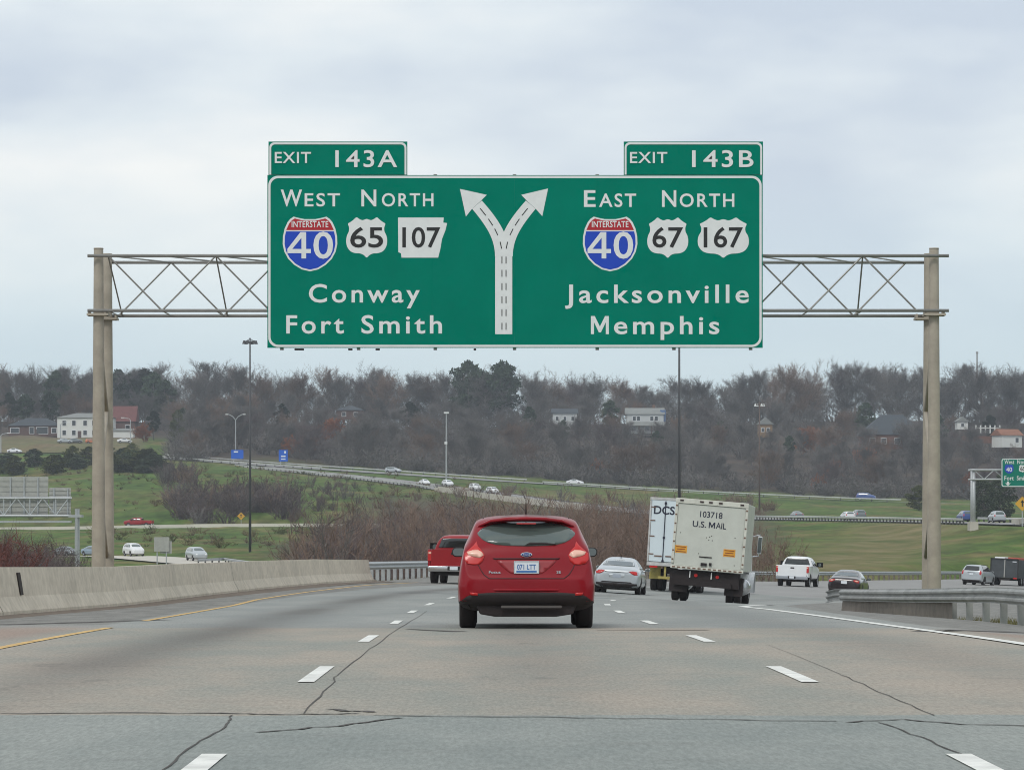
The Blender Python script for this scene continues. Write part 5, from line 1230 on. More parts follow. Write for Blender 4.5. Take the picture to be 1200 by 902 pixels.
house('low dark roofed ranch house with white window frames left of the white house', 40, 1100, 16.5, 10, 3.4, 2.6, dbrick, slate, 'hip', [(-6.2, 1.9, 2.6, 1.6), (-.8, 1.9, 1.4, 1.9), (2.6, 1.9, 3.6, 2.0), (6.4, 1.9, 1.4, 1.6)], door=.9)
house('white two storey house with grey hip roof partly behind the left gantry columns', 99, 1095, 17.5, 11, 6.6, 1.6, siding, grey_roof, 'hip', [(x, z, 1.1, 1.5) for z in (1.8, 4.9) for x in (-6.5, -3.4, .2, 3.0, 6.6)], door=-1.6)
house('house with steep red roof and small white gable right of the gantry columns', 141, 1125, 9.5, 9, 4.2, 5.2, dbrick, red_roof, 'gable', [(-2.5, 2.2, 1.4, 1.5), (2.4, 2.2, 1.4, 1.5)])
house('low white garage in front of the red roofed house', 143, 1095, 7.2, 6, 2.6, .7, siding, grey_roof, 'gable', [], name='garage')
hc = house('grey and white two storey house in the middle of the wooded ridge', 756, 1130, 12.2, 9, 6.4, 2.2, siding2, grey_roof, 'gable', [(x, 5.0, 1.0, 1.4) for x in (-3.6, -2.2, 2.2, 3.7)] + [(x, 1.7, 1.4, 1.6) for x in (-3.8, .6, 3.6)], z=W(756, 508, 1130).z, chimney=True)
MB().add([(-6.6, -2.4, 2.7), (6.6, -2.4, 2.7), (6.3, .0, 3.9), (-6.3, .0, 3.9), (-6.6, -2.4, 2.5), (6.6, -2.4, 2.5), (6.3, 0, 3.7), (-6.3, 0, 3.7)], [(0, 1, 2, 3), (7, 6, 5, 4), (0, 4, 5, 1), (1, 5, 6, 2), (3, 2, 6, 7), (0, 3, 7, 4)]).build('porch_roof', grey_roof, hc)
for x in (-6.2, -2.1, 2.1, 6.2): MB().box((x, -2.2, 1.2), (.3, .3, 2.7)).build('porch_post', dbrick, hc)
house('faint pale house half hidden by bare trees left of the grey and white house', 662, 1140, 8, 8, 6.8, 1.6, siding2, slate, 'gable', [(x, z, .9, 1.3) for z in (2, 5) for x in (-2.6, 0, 2.6)], z=W(662, 508, 1140).z)
house('wide brick house with big dark slate hip roof beside the right gantry columns', 1048, 1100, 21, 14, 4.6, 6.6, brick, slate, 'hip', [(x, 2.6, 1.6, 1.8) for x in (-7, -3.4, 1, 5, 8)], z=W(1048, 526, 1100).z, door=-1)
house('tiny white gabled house right of the gantry columns on the ridge', 1128, 1140, 3.6, 6, 2.6, 1.6, siding, grey_roof, 'gable_front', [(0, 1.5, .9, 1.0)], z=W(1128, 503, 1140).z)
house('small white shed with rust orange roof at the edge of the wood', 1186, 1080, 7.4, 6, 3.8, 2.0, siding, rust_roof, 'gable', [(1.8, 2.3, 1.1, 1.4)], z=W(1186, 524, 1080).z, rot=25)
house('ochre gabled house among bare trees behind the white headed mast', 897, 1125, 4.6, 7, 4.2, 2.2, tanw, grey_roof, 'gable_front', [(-.9, 2.4, .8, 1.2), (.9, 2.4, .8, 1.2)], z=W(897, 512, 1125).z)
house('low grey roofed house glimpsed between trees above the rust coloured tree', 410, 1140, 9, 8, 3, 1.6, dbrick, slate, 'hip', [(-2, 1.6, 1.2, 1.2), (2, 1.6, 1.2, 1.2)], z=W(410, 491, 1140).z)
tag(MB().box((*W(1150, 514, 1085).xy, W(1150, 515, 1085).z), (13, .4, 2.2)).build('garden_wall', brick), 'long orange brick garden wall on the hill left of the white shed', 'wall')
ft = thing('picket_fence', 'white fence posts on the hill above the orange brick garden wall', 'fence', W(1158, 506, 1110))
for k in range(6): MB().box((-4 + k * 1.55, 0, .9), (.45, .2, 2.6)).build('post', siding, ft)
MB().box((-.1, .14, 1.3), (8.2, .08, .3)).build('rail', siding, ft)
tp = thing('blue_tarp', 'small blue tarp on a stand beside the grey and white house', 'tarp', W(777, 498, 1132))  # the blue tarp, built as an upright drum on four legs
MB().tube((0, 0, 1.2), (0, 0, 5.0), 1.0, 1.0, 12).build('tarp_body', mat('blue_tarp_cloth', (.10, .17, .34), .5), tp)
for a, b in ((-.7, -.7), (.7, -.7), (.7, .7), (-.7, .7)): MB().tube((a, b, -1.5), (a, b, 1.25), .12, .12, 6).build('leg', M['galv'], tp)
am = thing('radio_mast', 'thin pale radio mast standing above the ridge trees right of the gantry', 'mast', W(1145, 480, 1500))
MB().tube((0, 0, -6), (0, 0, 25), .55, .28, 8).build('mast_pole', M['truss'], am); MB().box((0, 0, 25), (1.0, .6, .9)).build('mast_head', M['truss'], am)

# ------------------------------------------------------------------ light masts, lamps, small signs
dk_pole = mat('dark_mast_steel', (.075, .075, .08), .6, .3); pale_head = mat('pale_luminaire', (.72, .73, .72), .5)
def base(px, d): x = (px - 600) * d / F; return Vector((x, d, ground(x, d)))
def high_mast(label, px, d, top_py, r, head_m, pole_m, nh=6, hr=1.0):
    b = base(px, d); t = thing('light_mast', label, 'light mast', b); H = EYE + (HZ - top_py) * d / F - b.z
    MB().tube((0, 0, -.5), (0, 0, H), r, r * .5, 10).build('mast_pole', pole_m, t, smooth=True)
    ring = MB()
    for k in range(12):
        a, c = 2 * math.pi * k / 12, 2 * math.pi * (k + 1) / 12; ring.tube((hr * math.cos(a), hr * math.sin(a), H - .6), (hr * math.cos(c), hr * math.sin(c), H - .6), .06, .06, 5)
    for k in range(4): a = math.pi * k / 2; ring.tube((0, 0, H - .1), (hr * math.cos(a), hr * math.sin(a), H - .6), .05, .05, 5)
    ring.build('lamp_ring', pole_m, t)
    for k in range(nh):
        a = 2 * math.pi * (k + .25) / nh; c = Vector((hr * 1.12 * math.cos(a), hr * 1.12 * math.sin(a), H - .75))
        MB().tube(c + Vector((0, 0, .38)), c - Vector((0, 0, .12)), .12, .27, 8).build('luminaire', head_m, t)
    return t
high_mast('tall dark light mast with a ring head left of the sign', 293, 490, 396, .20, dk_pole, dk_pole, 6, .78)
high_mast('tall dark light mast running up behind the sign', 796, 500, 330, .24, dk_pole, dk_pole, 6, .9)
high_mast('thin light mast with white lamp heads right of the sign', 890, 700, 471, .20, pale_head, mat('brown_mast_steel', (.12, .085, .07), .7), 4, .85)
lb = base(523, 835); t = thing('street_lamp', 'tall thin street lamp beside the overpass road', 'street lamp', lb); H = EYE + (HZ - 484) * 835 / F - lb.z
MB().tube((0, 0, -.4), (0, 0, H), .22, .12, 8).build('pole', M['galv'], t); MB().box((0, 0, H + .1), (1.2, .7, .4)).build('lamp_head', pale_head, t); MB().box((-.1, 0, H * .58), (.7, .5, .6)).build('lower_lamp', pale_head, t)
lb = base(276, 985); t = thing('street_lamp', 'street lamp with two curved arms above the blue signs', 'street lamp', lb); H = EYE + (HZ - 492) * 985 / F - lb.z
MB().tube((0, 0, -.4), (0, 0, H), .18, .12, 8).build('pole', M['galv'], t)
for s in (-1, 1):
    MB().path([(0, 0, H), (s * .8, 0, H + 1.0), (s * 1.9, 0, H + 1.6), (s * 2.2, 0, H + 1.62)], .11, 6).build('arm', M['galv'], t); MB().box((s * 2.5, 0, H + 1.62), (.8, .4, .25)).build('lamp_head', pale_head, t)
for px, d, py, sd, lab in ((153, 1045, 492, -1, 'single arm street lamp beside the low white garage'), (1, 1015, 510, 1, 'single arm street lamp in front of the ranch house'), (71, 1060, 497, 1, 'slim street lamp in front of the white house')):
    lb = base(px, d); t = thing('street_lamp', lab, 'street lamp', lb); H = EYE + (HZ - py) * d / F - lb.z
    MB().tube((0, 0, -.4), (0, 0, H), .2, .13, 8).build('pole', M['galv'], t)
    MB().path([(0, 0, H - .1), (sd * .5, 0, H + .4), (sd * 2.0, 0, H + .7)], .10, 6).build('arm', M['galv'], t); MB().box((sd * 2.4, 0, H + .68), (1.0, .45, .25)).build('lamp_head', pale_head, t)
def post_sign(label, px, d, py0, py1, wpx, m, name='road_sign', cat='road sign', posts=2, lines=()):
    k = d / F; b = base(px, d); t = thing(name, label, cat, b); z0, z1 = EYE + (HZ - py1) * k - b.z, EYE + (HZ - py0) * k - b.z; w_ = wpx * k
    pn_ = MB().prism(rrect(-w_ / 2, w_ / 2, z0, z1, .12, 3), -.06, 0).build('sign_panel', m, t)
    for x in ((-w_ * .3, w_ * .3) if posts == 2 else (0,)): MB().box((x, .09, (z1 + min(-.3, z0 - 1)) / 2 - .1), (.14, .14, z1 - min(-.3, z0 - 1) - .3)).build('post', M['galv'], t)
    if lines:
        mb = MB()
        for x, z, a, c in lines: mb.box((x * w_, -.075, z0 + z * (z1 - z0)), (a * w_, .02, c * (z1 - z0)))
        mb.build('sign_symbol', M['sign_white'], pn_)
    return t, z0, z1
sblue = mat('service_sign_blue', (.008, .11, .55), .6, spec=.1)
post_sign('wide blue service sign beside the double armed street lamp', 278, 972, 527, 537.5, 14.5, sblue, lines=((-.1, .78, .35, .16),))
post_sign('upright blue service sign with white symbols by the far guardrail', 332, 965, 527, 540.5, 10.5, sblue, lines=((.2, .8, .2, .2), (0, .45, .5, .12), (0, .2, .5, .1)))
for px, d, py, s_, lab in ((282.5, 672, 604.5, 4.6, 'small yellow diamond sign on the grass beside the tall dark mast'), (1198, 452, 590, 8.6, 'yellow diamond sign near the small green overhead sign')):
    b = base(px, d); t = thing('warning_sign', lab, 'warning sign', b); k = d / F; c = EYE + (HZ - py) * k - b.z; a = s_ * k
    yp = MB().prism([(0, c - a), (a, c), (0, c + a), (-a, c)], -.05, 0).build('sign_panel', mat('warning_yellow', (.66, .36, .02), .5), t)
    MB().box((0, -.06, c), (a * .18, .02, a * .8)).add([(-a * .25, -.07, c + a * .15), (a * .25, -.07, c + a * .15), (0, -.07, c + a * .55)], [(0, 1, 2)]).build('sign_symbol', M['sign_black'], yp)
    MB().box((0, .05, (c + a) / 2 - .3), (.12, .1, c + a + .2)).build('post', M['galv'], t)
t, z0, z1 = post_sign('pale back of a road sign on two posts beside the lower road', 189.5, 430, 629, 646, 18, M['sign_back'])
MB().prism(rrect(-.2, 1.25, z0 - .25, z1 - .5, .08, 3), .16, .20).build('second_panel', M['sign_back'], t)
# backs of overhead signs at the left edge
o0 = W(85, 0, 420); o0.z = ground(o0.x, 420); t = thing('overhead_gantry', 'grey overhead gantry seen from behind at the left edge above the bushes', 'gantry', o0); k = 420 / F
def LZ(py): return EYE + (HZ - py) * k - o0.z
for y in (-.5, .9):
    for py in (583.5, 604): MB().tube((-16, y, LZ(py)), (-.2, y, LZ(py)), .14, .14, 8).build('truss_chord', M['galv'], t)
lat = MB()
for i in range(10):
    a, b = (604, 583.5) if i % 2 else (583.5, 604); lat.tube((-.4 - i * 1.6, -.5, LZ(a)), (-.4 - (i + 1) * 1.6, -.5, LZ(b)), .09, .09, 6)
    if i % 2: lat.tube((-.4 - i * 1.6, -.5, LZ(604)), (-.4 - i * 1.6, -.5, LZ(583.5)), .1, .1, 6)
lat.build('truss_lattice', M['galv'], t)
for y in (-.5, .9): MB().tube((.55, y, -.5), (.55, y, LZ(596)), .24, .2, 10).build('column', M['galv'], t)
MB().box((.4, .2, LZ(604.5)), (1.6, 1.9, .3)).build('column_saddle', M['galv'], t)
MB().box((-4.5, -.9, LZ(611)), (9, .9, .25)).build('walkway', M['galv'], t)
for lab, xa, xb, pa, pb in (('tall ribbed grey back of an overhead sign, higher of two at the left edge', 55, -60, 558, 606), ('wide ribbed grey back of an overhead sign, lower of two at the left edge', 81.5, 56, 571, 606)):
    xa, xb = (xa - 85) * k, (xb - 85) * k; s_ = thing('overhead_sign', lab, 'sign', o0)
    n_ = 8
    mb = MB()
    for i in range(n_):
        za, zb_ = LZ(pb + (pa - pb) * i / n_), LZ(pb + (pa - pb) * (i + 1) / n_); mb.box(((xa + xb) / 2, 1.3, (za + zb_) / 2), (xa - xb - .02, .08, zb_ - za - .09))
    mb.box(((xa + xb) / 2, 1.36, (LZ(pa) + LZ(pb)) / 2), (xa - xb - .06, .03, LZ(pa) - LZ(pb) - .05)); mb.build('sign_panel', M['sign_back'], s_)
    for x in np.arange(xb + .6, xa, 1.7): MB().box((x, 1.16, (LZ(pa) + LZ(pb)) / 2), (.16, .16, LZ(pa) - LZ(pb) - .1)).build('backing_rib', M['galv'], s_)
# small green overhead sign at the right edge
o0 = W(1141, 0, 455); o0.z = ground(o0.x, 455); k = 455 / F; t = thing('overhead_gantry', 'slim pale grey gantry at the right edge carrying a small green sign', 'gantry', o0)
for y in (0, 1.5): MB().tube((0, y, -.6), (0, y, LZ(549)), .27, .22, 12).build('column', M['galv'], t, smooth=True)
MB().box((0, .7, .3), (1.1, 2.6, 1.6)).build('footing', concrete_far, t)
for y in (-.3, 1.8):
    for py in (550.5, 561.5): MB().tube((-.5, y, LZ(py)), (15, y, LZ(py)), .13, .13, 8).build('truss_chord', M['galv'], t)
lat = MB()
for i in range(11): a, b = (561.5, 550.5) if i % 2 else (550.5, 561.5); lat.tube((i * 1.35, -.3, LZ(a)), ((i + 1) * 1.35, -.3, LZ(b)), .07, .07, 6)
lat.build('truss_lattice', M['galv'], t)
s_ = thing('highway_sign', 'small green overhead sign cut by the right frame edge with shields and a down arrow', 'sign', o0); x0 = (1172.5 - 1141) * k; x1 = x0 + 9.5
pn_ = MB().box(((x0 + x1) / 2, -.75, (LZ(537) + LZ(570.5)) / 2), (x1 - x0, .08, LZ(537) - LZ(570.5))).build('panel', M['sign_green'], s_)
mb = MB(); ring_prism(mb, rrect(x0 + .02, x1 - .02, LZ(570.2), LZ(537.3), .3, 5), rrect(x0 + .13, x1 - .13, LZ(569.2), LZ(538.3), .24, 5), -.83, -.79); mb.build('border', M['sign_white'], pn_)
def LXp(px): return (px - 1141) * k
def t3(s__, a, b, zb_, zc, m=None, y=-.80, bold=.015): return text_mesh('lettering', s__, LXp(a), LXp(b), LZ(zb_), LZ(zc) - LZ(zb_), y, m or M['sign_white'], pn_, bold, 1.1, .01)
t3('West', 1176, 1187.5, 543.5, 538.8); t3('North', 1191, 1205, 543.5, 538.8); t3('Fort', 1176, 1187, 562.5, 557.5); t3('Smith', 1190.5, 1204, 562.5, 557.5)
def putl(o, cx, cy, wpx, hpx): return [(LXp(cx) + x * wpx * k, LZ(cy) + z * hpx * k) for x, z in o]
sh = MB().prism(putl(mirror_half(INT_H), 1181.5, 549.5, 10.5, 10.5), -.82, -.78).build('interstate_shield', M['sign_blue'], pn_); text_mesh('lettering', '40', LXp(1178), LXp(1185), LZ(552.5), LZ(547.5) - LZ(552.5), -.83, M['sign_white'], sh, .02, 1, .01)
sh = MB().prism(sm(putl(mirror_half(US_H), 1197.5, 549, 9, 9), 3), -.82, -.78).build('route_shield', M['sign_white'], pn_); text_mesh('lettering', '65', LXp(1194.5), LXp(1200.5), LZ(551.3), LZ(546.8) - LZ(551.3), -.83, M['sign_black'], sh, .02, 1, .01)
MB().prism([(LXp(a), LZ(b)) for a, b in ((1179, 564), (1181.3, 564), (1181.3, 566), (1183.5, 566), (1180.2, 569), (1176.8, 566), (1179, 566))], -.82, -.78).build('down_arrow', M['sign_white'], pn_)

# ------------------------------------------------------------------ trees
twig_m = mat('bare_twigs', (.142, .130, .122), .95, 0, spec=.1, rnd=.28); twig_b = mat('brown_twigs', (.175, .122, .095), .95, 0, spec=.1, rnd=.3); twig_r = mat('rust_leaves', (.30, .115, .055), .9, 0, spec=.1, rnd=.2)
twig_p = mat('purple_grey_twigs', (.115, .090, .088), .95, 0, spec=.1, rnd=.25); twig_red = mat('red_twigs', (.125, .045, .036), .95, 0, spec=.1, rnd=.2)
pine_m = mat('pine_needles', (.036, .056, .030), .9, 0, (.4, .3), spec=.1, rnd=.2); olive_m = mat('olive_leaves', (.075, .085, .022), .9, 0, (.5, .3), spec=.1, rnd=.2); ever_m = mat('evergreen_leaves', (.070, .092, .050), .9, 0, (.5, .3), spec=.1, rnd=.25)
def tri(V, Fc, p, d, L, wd, rnd):
    a = d.orthogonal().normalized(); a.rotate(Matrix.Rotation(rnd.uniform(0, 6.28), 3, d)); o = len(V)
    mid = p + d * L * .55 + Vector((rnd.uniform(-.1, .1), rnd.uniform(-.1, .1), rnd.uniform(-.02, .08))) * L
    V += [p - a * wd, p + a * wd, mid + a * wd * .7, mid - a * wd * .7, p + d * L + Vector((0, 0, .06 * L))]; Fc += [(o, o + 1, o + 2, o + 3), (o + 3, o + 2, o + 4)]
def bare_tree_meshes(seed, h=15, lead=.85, tw=.032, wide=.34):
    rnd = random.Random(seed); tr = MB(); V, Fc = [], []
    jit = lambda k, u=0.: Vector((rnd.uniform(-1, 1), rnd.uniform(-1, 1), rnd.uniform(-1, 1) + u)) * k
    def branch(p, d, L, r, dep):
        n = 4 if dep == 1 else 3
        for k in range(n):
            d = (d + jit(.20, .12)).normalized(); q = p + d * L / n; r2 = r * (1 - .7 * (k + 1) / n)
            if dep == 1: tr.tube(p, q, r * (1 - .7 * k / n), r2, 4, cap=False)
            else: tri(V, Fc, p, d, L / n * 1.15, max(tw, r * .9), rnd)
            p = q
            if dep < 3:
                for _ in range(2): branch(p, (d + jit(.75, .25)).normalized(), L * rnd.uniform(.34, .6), max(.02, r * .5), dep + 1)
            if dep >= 2:
                for _ in range(2 if dep == 2 else 3): tri(V, Fc, p, (d + jit(1.1, .1)).normalized(), rnd.uniform(.5, 1.25) * h / 15, tw * rnd.uniform(.55, 1.0), rnd)
    p = Vector((0, 0, -.5)); d = Vector((0, 0, 1)); N = 9; lean = jit(.05); r0 = h * .018; a = rnd.uniform(0, 6.28)
    for k in range(N):
        d = (d + jit(.10) + lean * .3 + Vector((0, 0, .2))).normalized(); q = p + d * h * lead / N; tr.tube(p, q, r0 * (1 - .85 * k / N), r0 * (1 - .85 * (k + 1) / N), 6, cap=False); p = q
        t_ = (k + 1) / N
        if t_ > .22:
            for _ in range(3 if k < N - 1 else 4):
                a += 2.2 + rnd.uniform(-.5, .5); up = .35 + 1.0 * t_ + rnd.uniform(-.2, .3)
                L = h * wide * (.62 + .6 * math.sin(math.pi * min(1, t_ * .9))) * rnd.uniform(.55, 1.25) * (1.0 if t_ < .8 else .8)
                branch(p, Vector((math.cos(a), math.sin(a), up)).normalized(), L, r0 * .42 * (1 - .5 * t_), 1)
    me = bpy.data.meshes.new('crown'); me.from_pydata([tuple(v) for v in V], [], Fc)
    top = sorted(v[2] for v in V)[int(len(V) * .995)]; return tr, me, top
def tree_thing(name, label, cat, group, trunk_me, crown_me):
    t = thing(name, label, cat, group=group); link('trunk', trunk_me, t); link('crown', crown_me, t); return t
def to_mesh(mb, name, m):
    me = bpy.data.meshes.new(name); me.from_pydata(mb.v, [], mb.f); me.materials.append(m); me.shade_smooth(); return me
PROTO = []
for i in range(9):
    tr, cm, top = bare_tree_meshes(100 + i, 15, (.80, .62, .70)[i % 3], .023, (.30, .36, .33)[i % 3]); PROTO.append((to_mesh(tr, 'trunk', M['bark']), cm, top))
    cm.materials.append((twig_m, twig_m, twig_b, twig_m, twig_p)[i % 5])
RUST = []
for i in range(2):
    tr, cm, top = bare_tree_meshes(300 + i, 11, .7, .085, .34); cm.materials.append(twig_r); RUST.append((to_mesh(tr, 'trunk', M['bark']), cm, top))
def pine_meshes(seed, h, wid, bot, m, flat=.5, nclump=60, leaf=.55):
    rnd = random.Random(seed); tr = MB(); tr.tube((0, 0, -.5), (0, 0, h * .9), h * .018, h * .006, 7); V, Fc = [], []
    for c in range(nclump):
        t_ = rnd.random(); z = h * (bot + (1 - bot) * t_); rr_ = wid * math.sqrt(max(0, 1 - (2 * abs(t_ - .42)) ** 2.4 * (.9 if t_ > .42 else .8))) * rnd.uniform(.35, 1.0); a = rnd.uniform(0, 6.28)
        cen = Vector((rr_ * math.cos(a), rr_ * math.sin(a), z)); s_ = wid * rnd.uniform(.18, .36)
        tr.tube((0, 0, z - rr_ * .35), cen, .09, .03, 4, cap=False)
        for _ in range(46):
            d = Vector((rnd.gauss(0, 1), rnd.gauss(0, 1), rnd.gauss(.15, 1))).normalized(); p = cen + Vector((d.x, d.y, d.z * flat * 1.3)) * s_ * rnd.uniform(.5, 1.05)
            u = Vector((rnd.gauss(0, 1), rnd.gauss(0, 1), rnd.gauss(0, 1))).normalized(); w_ = u.orthogonal().normalized(); o = len(V); L = leaf * rnd.uniform(.6, 1.2)
            V += [p - u * L - w_ * L * .3, p + u * L - w_ * L * .2, p + u * L * .8 + w_ * L * .35, p - u * L * .9 + w_ * L * .3]; Fc.append((o, o + 1, o + 2, o + 3))
    me = bpy.data.meshes.new('crown'); me.from_pydata([tuple(v) for v in V], [], Fc); me.materials.append(m); return to_mesh(tr, 'trunk', M['bark']), me, h
PINES = [pine_meshes(11, 17, 5.2, .38, pine_m), pine_meshes(12, 18, 5.6, .34, pine_m), pine_meshes(13, 15, 3.6, .35, pine_m), pine_meshes(14, 14, 3.0, .30, pine_m)]
CEDAR = [pine_meshes(21, 8, 2.6, .05, ever_m, .7, 80, .26), pine_meshes(22, 9, 2.4, .08, olive_m, .7, 80, .28)]
SKY_PX = [-100, 0, 30, 60, 70, 95, 140, 170, 200, 230, 250, 290, 320, 350, 400, 430, 460, 500, 525, 545, 590, 608, 620, 635, 655, 670, 700, 735, 760, 775, 790, 800, 820, 840, 870, 900, 930, 945, 960, 985, 1000, 1015, 1040, 1060, 1080, 1110, 1130, 1150, 1180, 1200, 1300]
SKY_PY = [434, 432, 432, 447, 436, 440, 436, 434, 440, 432, 424, 435, 446, 441, 437, 433, 440, 443, 434, 440, 442, 441, 444, 438, 450, 444, 441, 446, 456, 462, 444, 441, 446, 455, 441, 427, 431, 441, 447, 427, 420, 426, 440, 434, 438, 440, 433, 435, 435, 437, 437]
KEEP = [(5, 128, 516, 1095), (124, 158, 512, 1090), (735, 784, 506, 1128), (1010, 1084, 522, 1095), (1120, 1136, 503, 1138), (1128, 1202, 522, 1078), (886, 907, 507, 1122), (648, 678, 492, 1138), (396, 426, 486, 1138)]
def place_tree(proto, px, d, H, first, label, group, name='bare_tree', cat='tree', rnd=random):
    trm, crm, top = proto; x = (px - 600) * d / F
    if first.get(id(trm)) is None: t = tree_thing(name, label, cat, group, trm, crm); first[id(trm)] = t
    else: t = copy_tree(first[id(trm)]); t.name = name; t['label'] = label; t['category'] = cat
    if group: t['group'] = group
    elif 'group' in t: del t['group']
    k = H / top; t.location = (x, d, ground(x, d)); t.scale = (k * rnd.uniform(.9, 1.2), k * rnd.uniform(.9, 1.2), k); t.rotation_euler = (0, 0, rnd.uniform(0, 6.28)); return t
rt = random.Random(5); FIRST = {}
LB, GB = 'bare grey brown deciduous tree in the dense wood on the far hillside', 'bare trees of the far hillside wood'
cnt = 0
for d0, d1, n_ in ((972, 1000, 40), (1005, 1045, 36), (1050, 1090, 38), (1095, 1135, 40), (1145, 1185, 44), (1195, 1235, 62), (1250, 1300, 50)):
    for i in range(n_):
        px = -60 + (i + rt.uniform(.05, .95)) / n_ * 1330; d = rt.uniform(d0, d1)
        if px < 205 and d < 1125: px = rt.uniform(205, 1260)
        if d < 1001 and 262 < px < 345: d = rt.uniform(1001, 1010)
        gz = ground((px - 600) * d / F, d); H = rt.uniform(8.5, 13)
        if d0 > 1190: H = EYE + (HZ - lerp(px, SKY_PX, SKY_PY) + (rt.uniform(-4, 9) if d0 < 1240 else rt.uniform(-12, 2))) * d / F - gz; H = max(7, min(H, 22))
        top_py = HZ - (gz + H - EYE) * F / d; halfw = H * .33 * F / d
        for (a, b, pb, hd) in KEEP:
            if d < hd and px + halfw > a and px - halfw < b and top_py < pb - 5 and rt.random() < .62:
                lim = pb - rt.choice((0, 2, 5)); H2 = EYE + (HZ - lim) * d / F - gz; H = H2 if H2 > 2.2 else 0; break
        if H <= 0: continue
        place_tree(PROTO[rt.randrange(9)], px, d, H, FIRST, LB, GB, rnd=rt); cnt += 1
F2 = {}
for px, d, H, lab in ((549, 1205, 25, 'big dark green pine on the ridge under the sign, fuller crowned of the two'), (589, 1200, 23, 'big dark green pine on the ridge under the sign, the slightly lower of the two')):
    gz = ground((px - 600) * d / F, d); H = EYE + (HZ - (423 if px < 560 else 427)) * d / F - gz; place_tree(PINES[0 if px < 560 else 1], px, d, H, F2, lab, None, 'pine_tree', 'pine', rt).scale = (1.28, 1.28, H / 17.5)
LP, GP = 'dark green pine standing up among the bare ridge trees left of the sign', 'ridge pines left of the sign'
for px, py in ((66, 437), (76, 440), (139, 436), (153, 439), (170, 433), (180, 438), (100, 445), (193, 446)):
    d = rt.uniform(1180, 1220); gz = ground((px - 600) * d / F, d); place_tree(PINES[rt.choice((2, 3))], px, d, EYE + (HZ - py) * d / F - gz, F2, LP, GP, 'pine_tree', 'pine', rt)
LD, GD_ = 'dark evergreen tree half buried in the bare wood on the hillside', 'evergreens inside the hillside wood'
for px, d, H in ((30, 1140, 12), (10, 1150, 12), (58, 1138, 13), (215, 1100, 9), (660, 1080, 9), (715, 1130, 12), (620, 1130, 11), (845, 1090, 9), (770, 1075, 7), (1015, 1150, 12), (1100, 1120, 11), (180, 1075, 9), (330, 1120, 10), (480, 1150, 11), (925, 1060, 8), (1160, 1130, 11)):
    place_tree(PINES[rt.choice((2, 3))], px, d, H, F2, LD, GD_, 'pine_tree', 'pine', rt)
LR, GR = 'small tree with rust orange leaves among the grey bare trees', 'rust leaved trees on the hillside'
for px, d, H in ((388, 1060, 9), (360, 1010, 6), (340, 1000, 6), (950, 1080, 9), (965, 1060, 8), (975, 1010, 7), (1012, 1060, 6), (1135, 985, 7), (960, 985, 5), (700, 1000, 5), (168, 1060, 6), (905, 1000, 5)):
    place_tree(RUST[rt.randrange(2)], px, d, H, F2, LR, GR, 'rust_leaved_tree', 'tree', rt)
place_tree(CEDAR[1], 208, 1060, 9.5, F2, 'yellow green tree standing alone at the edge of the hillside wood', None, 'evergreen_tree', 'tree', rt)
place_tree(CEDAR[1], 1077, 790, 6.0, F2, 'olive green bush left of the right gantry column above the embankment road', None, 'evergreen_shrub', 'shrub', rt).scale = (1.2, 1.2, .6)
for px, d, H in ((1153, 640, 7.5), (1172, 650, 8)): place_tree(CEDAR[0], px, d, H, F2, 'dark olive tree behind the small gantry at the frame edge', 'dark olive trees behind the small gantry', 'evergreen_tree', 'tree', rt)
LG, GG = 'dark green shrub in the hedge along the top of the left grass slope', 'dark shrubs on the left slope'
for k in range(34):
    px = rt.uniform(-20, 130) if k < 18 else rt.uniform(130, 182); d = rt.uniform(850, 935); place_tree(CEDAR[k % 2], px, d, rt.uniform(2.4, 4.6), F2, LG, GG, 'evergreen_shrub', 'shrub', rt).scale = (rt.uniform(.9, 1.4), rt.uniform(.9, 1.4), rt.uniform(.38, .62))

# ------------------------------------------------------------------ brown thickets
def shrub_mesh(seed, h, m, tw, n=22, spread=.6):
    rnd = random.Random(seed); V, Fc = [], []
    for s_ in range(n):
        a = rnd.uniform(0, 6.28); p = Vector((math.cos(a), math.sin(a), 0)) * rnd.uniform(0, h * .25); sp_ = spread * rnd.uniform(.1, 1.0); d = Vector((math.cos(a) * sp_, math.sin(a) * sp_, 1)).normalized(); L = h * rnd.uniform(.5, 1.0); q = p
        for k in range(6):
            d = (d + Vector((rnd.uniform(-1, 1), rnd.uniform(-1, 1), rnd.uniform(-.3, .3))) * .22).normalized(); tri(V, Fc, q, d, L / 6 * 1.15, tw * 1.6 * (1.3 - k * .17), rnd); q = q + d * L / 6
            for _ in range(2 + 3 * (k > 0)):
                e = (d * .8 + Vector((rnd.uniform(-1, 1), rnd.uniform(-1, 1), rnd.uniform(-.6, .9)))).normalized(); tri(V, Fc, q - d * rnd.random() * L / 6, e, L * rnd.uniform(.08, .24), tw * rnd.uniform(.5, 1), rnd)
    me = bpy.data.meshes.new('shrub'); me.from_pydata([tuple(v) for v in V], [], Fc); me.materials.append(m); return me
SH = {k: [shrub_mesh(500 + 10 * j + i, 4, m, .015) for i in range(3)] for j, (k, m) in enumerate((('brown', twig_b), ('grey', twig_m), ('purple', twig_p), ('red', twig_red)))}
SHF = {k: [shrub_mesh(600 + 10 * j + i, 4, m, .042, 20, .75) for i in range(3)] for j, (k, m) in enumerate((('brown', twig_b), ('grey', twig_m), ('purple', twig_p)))}
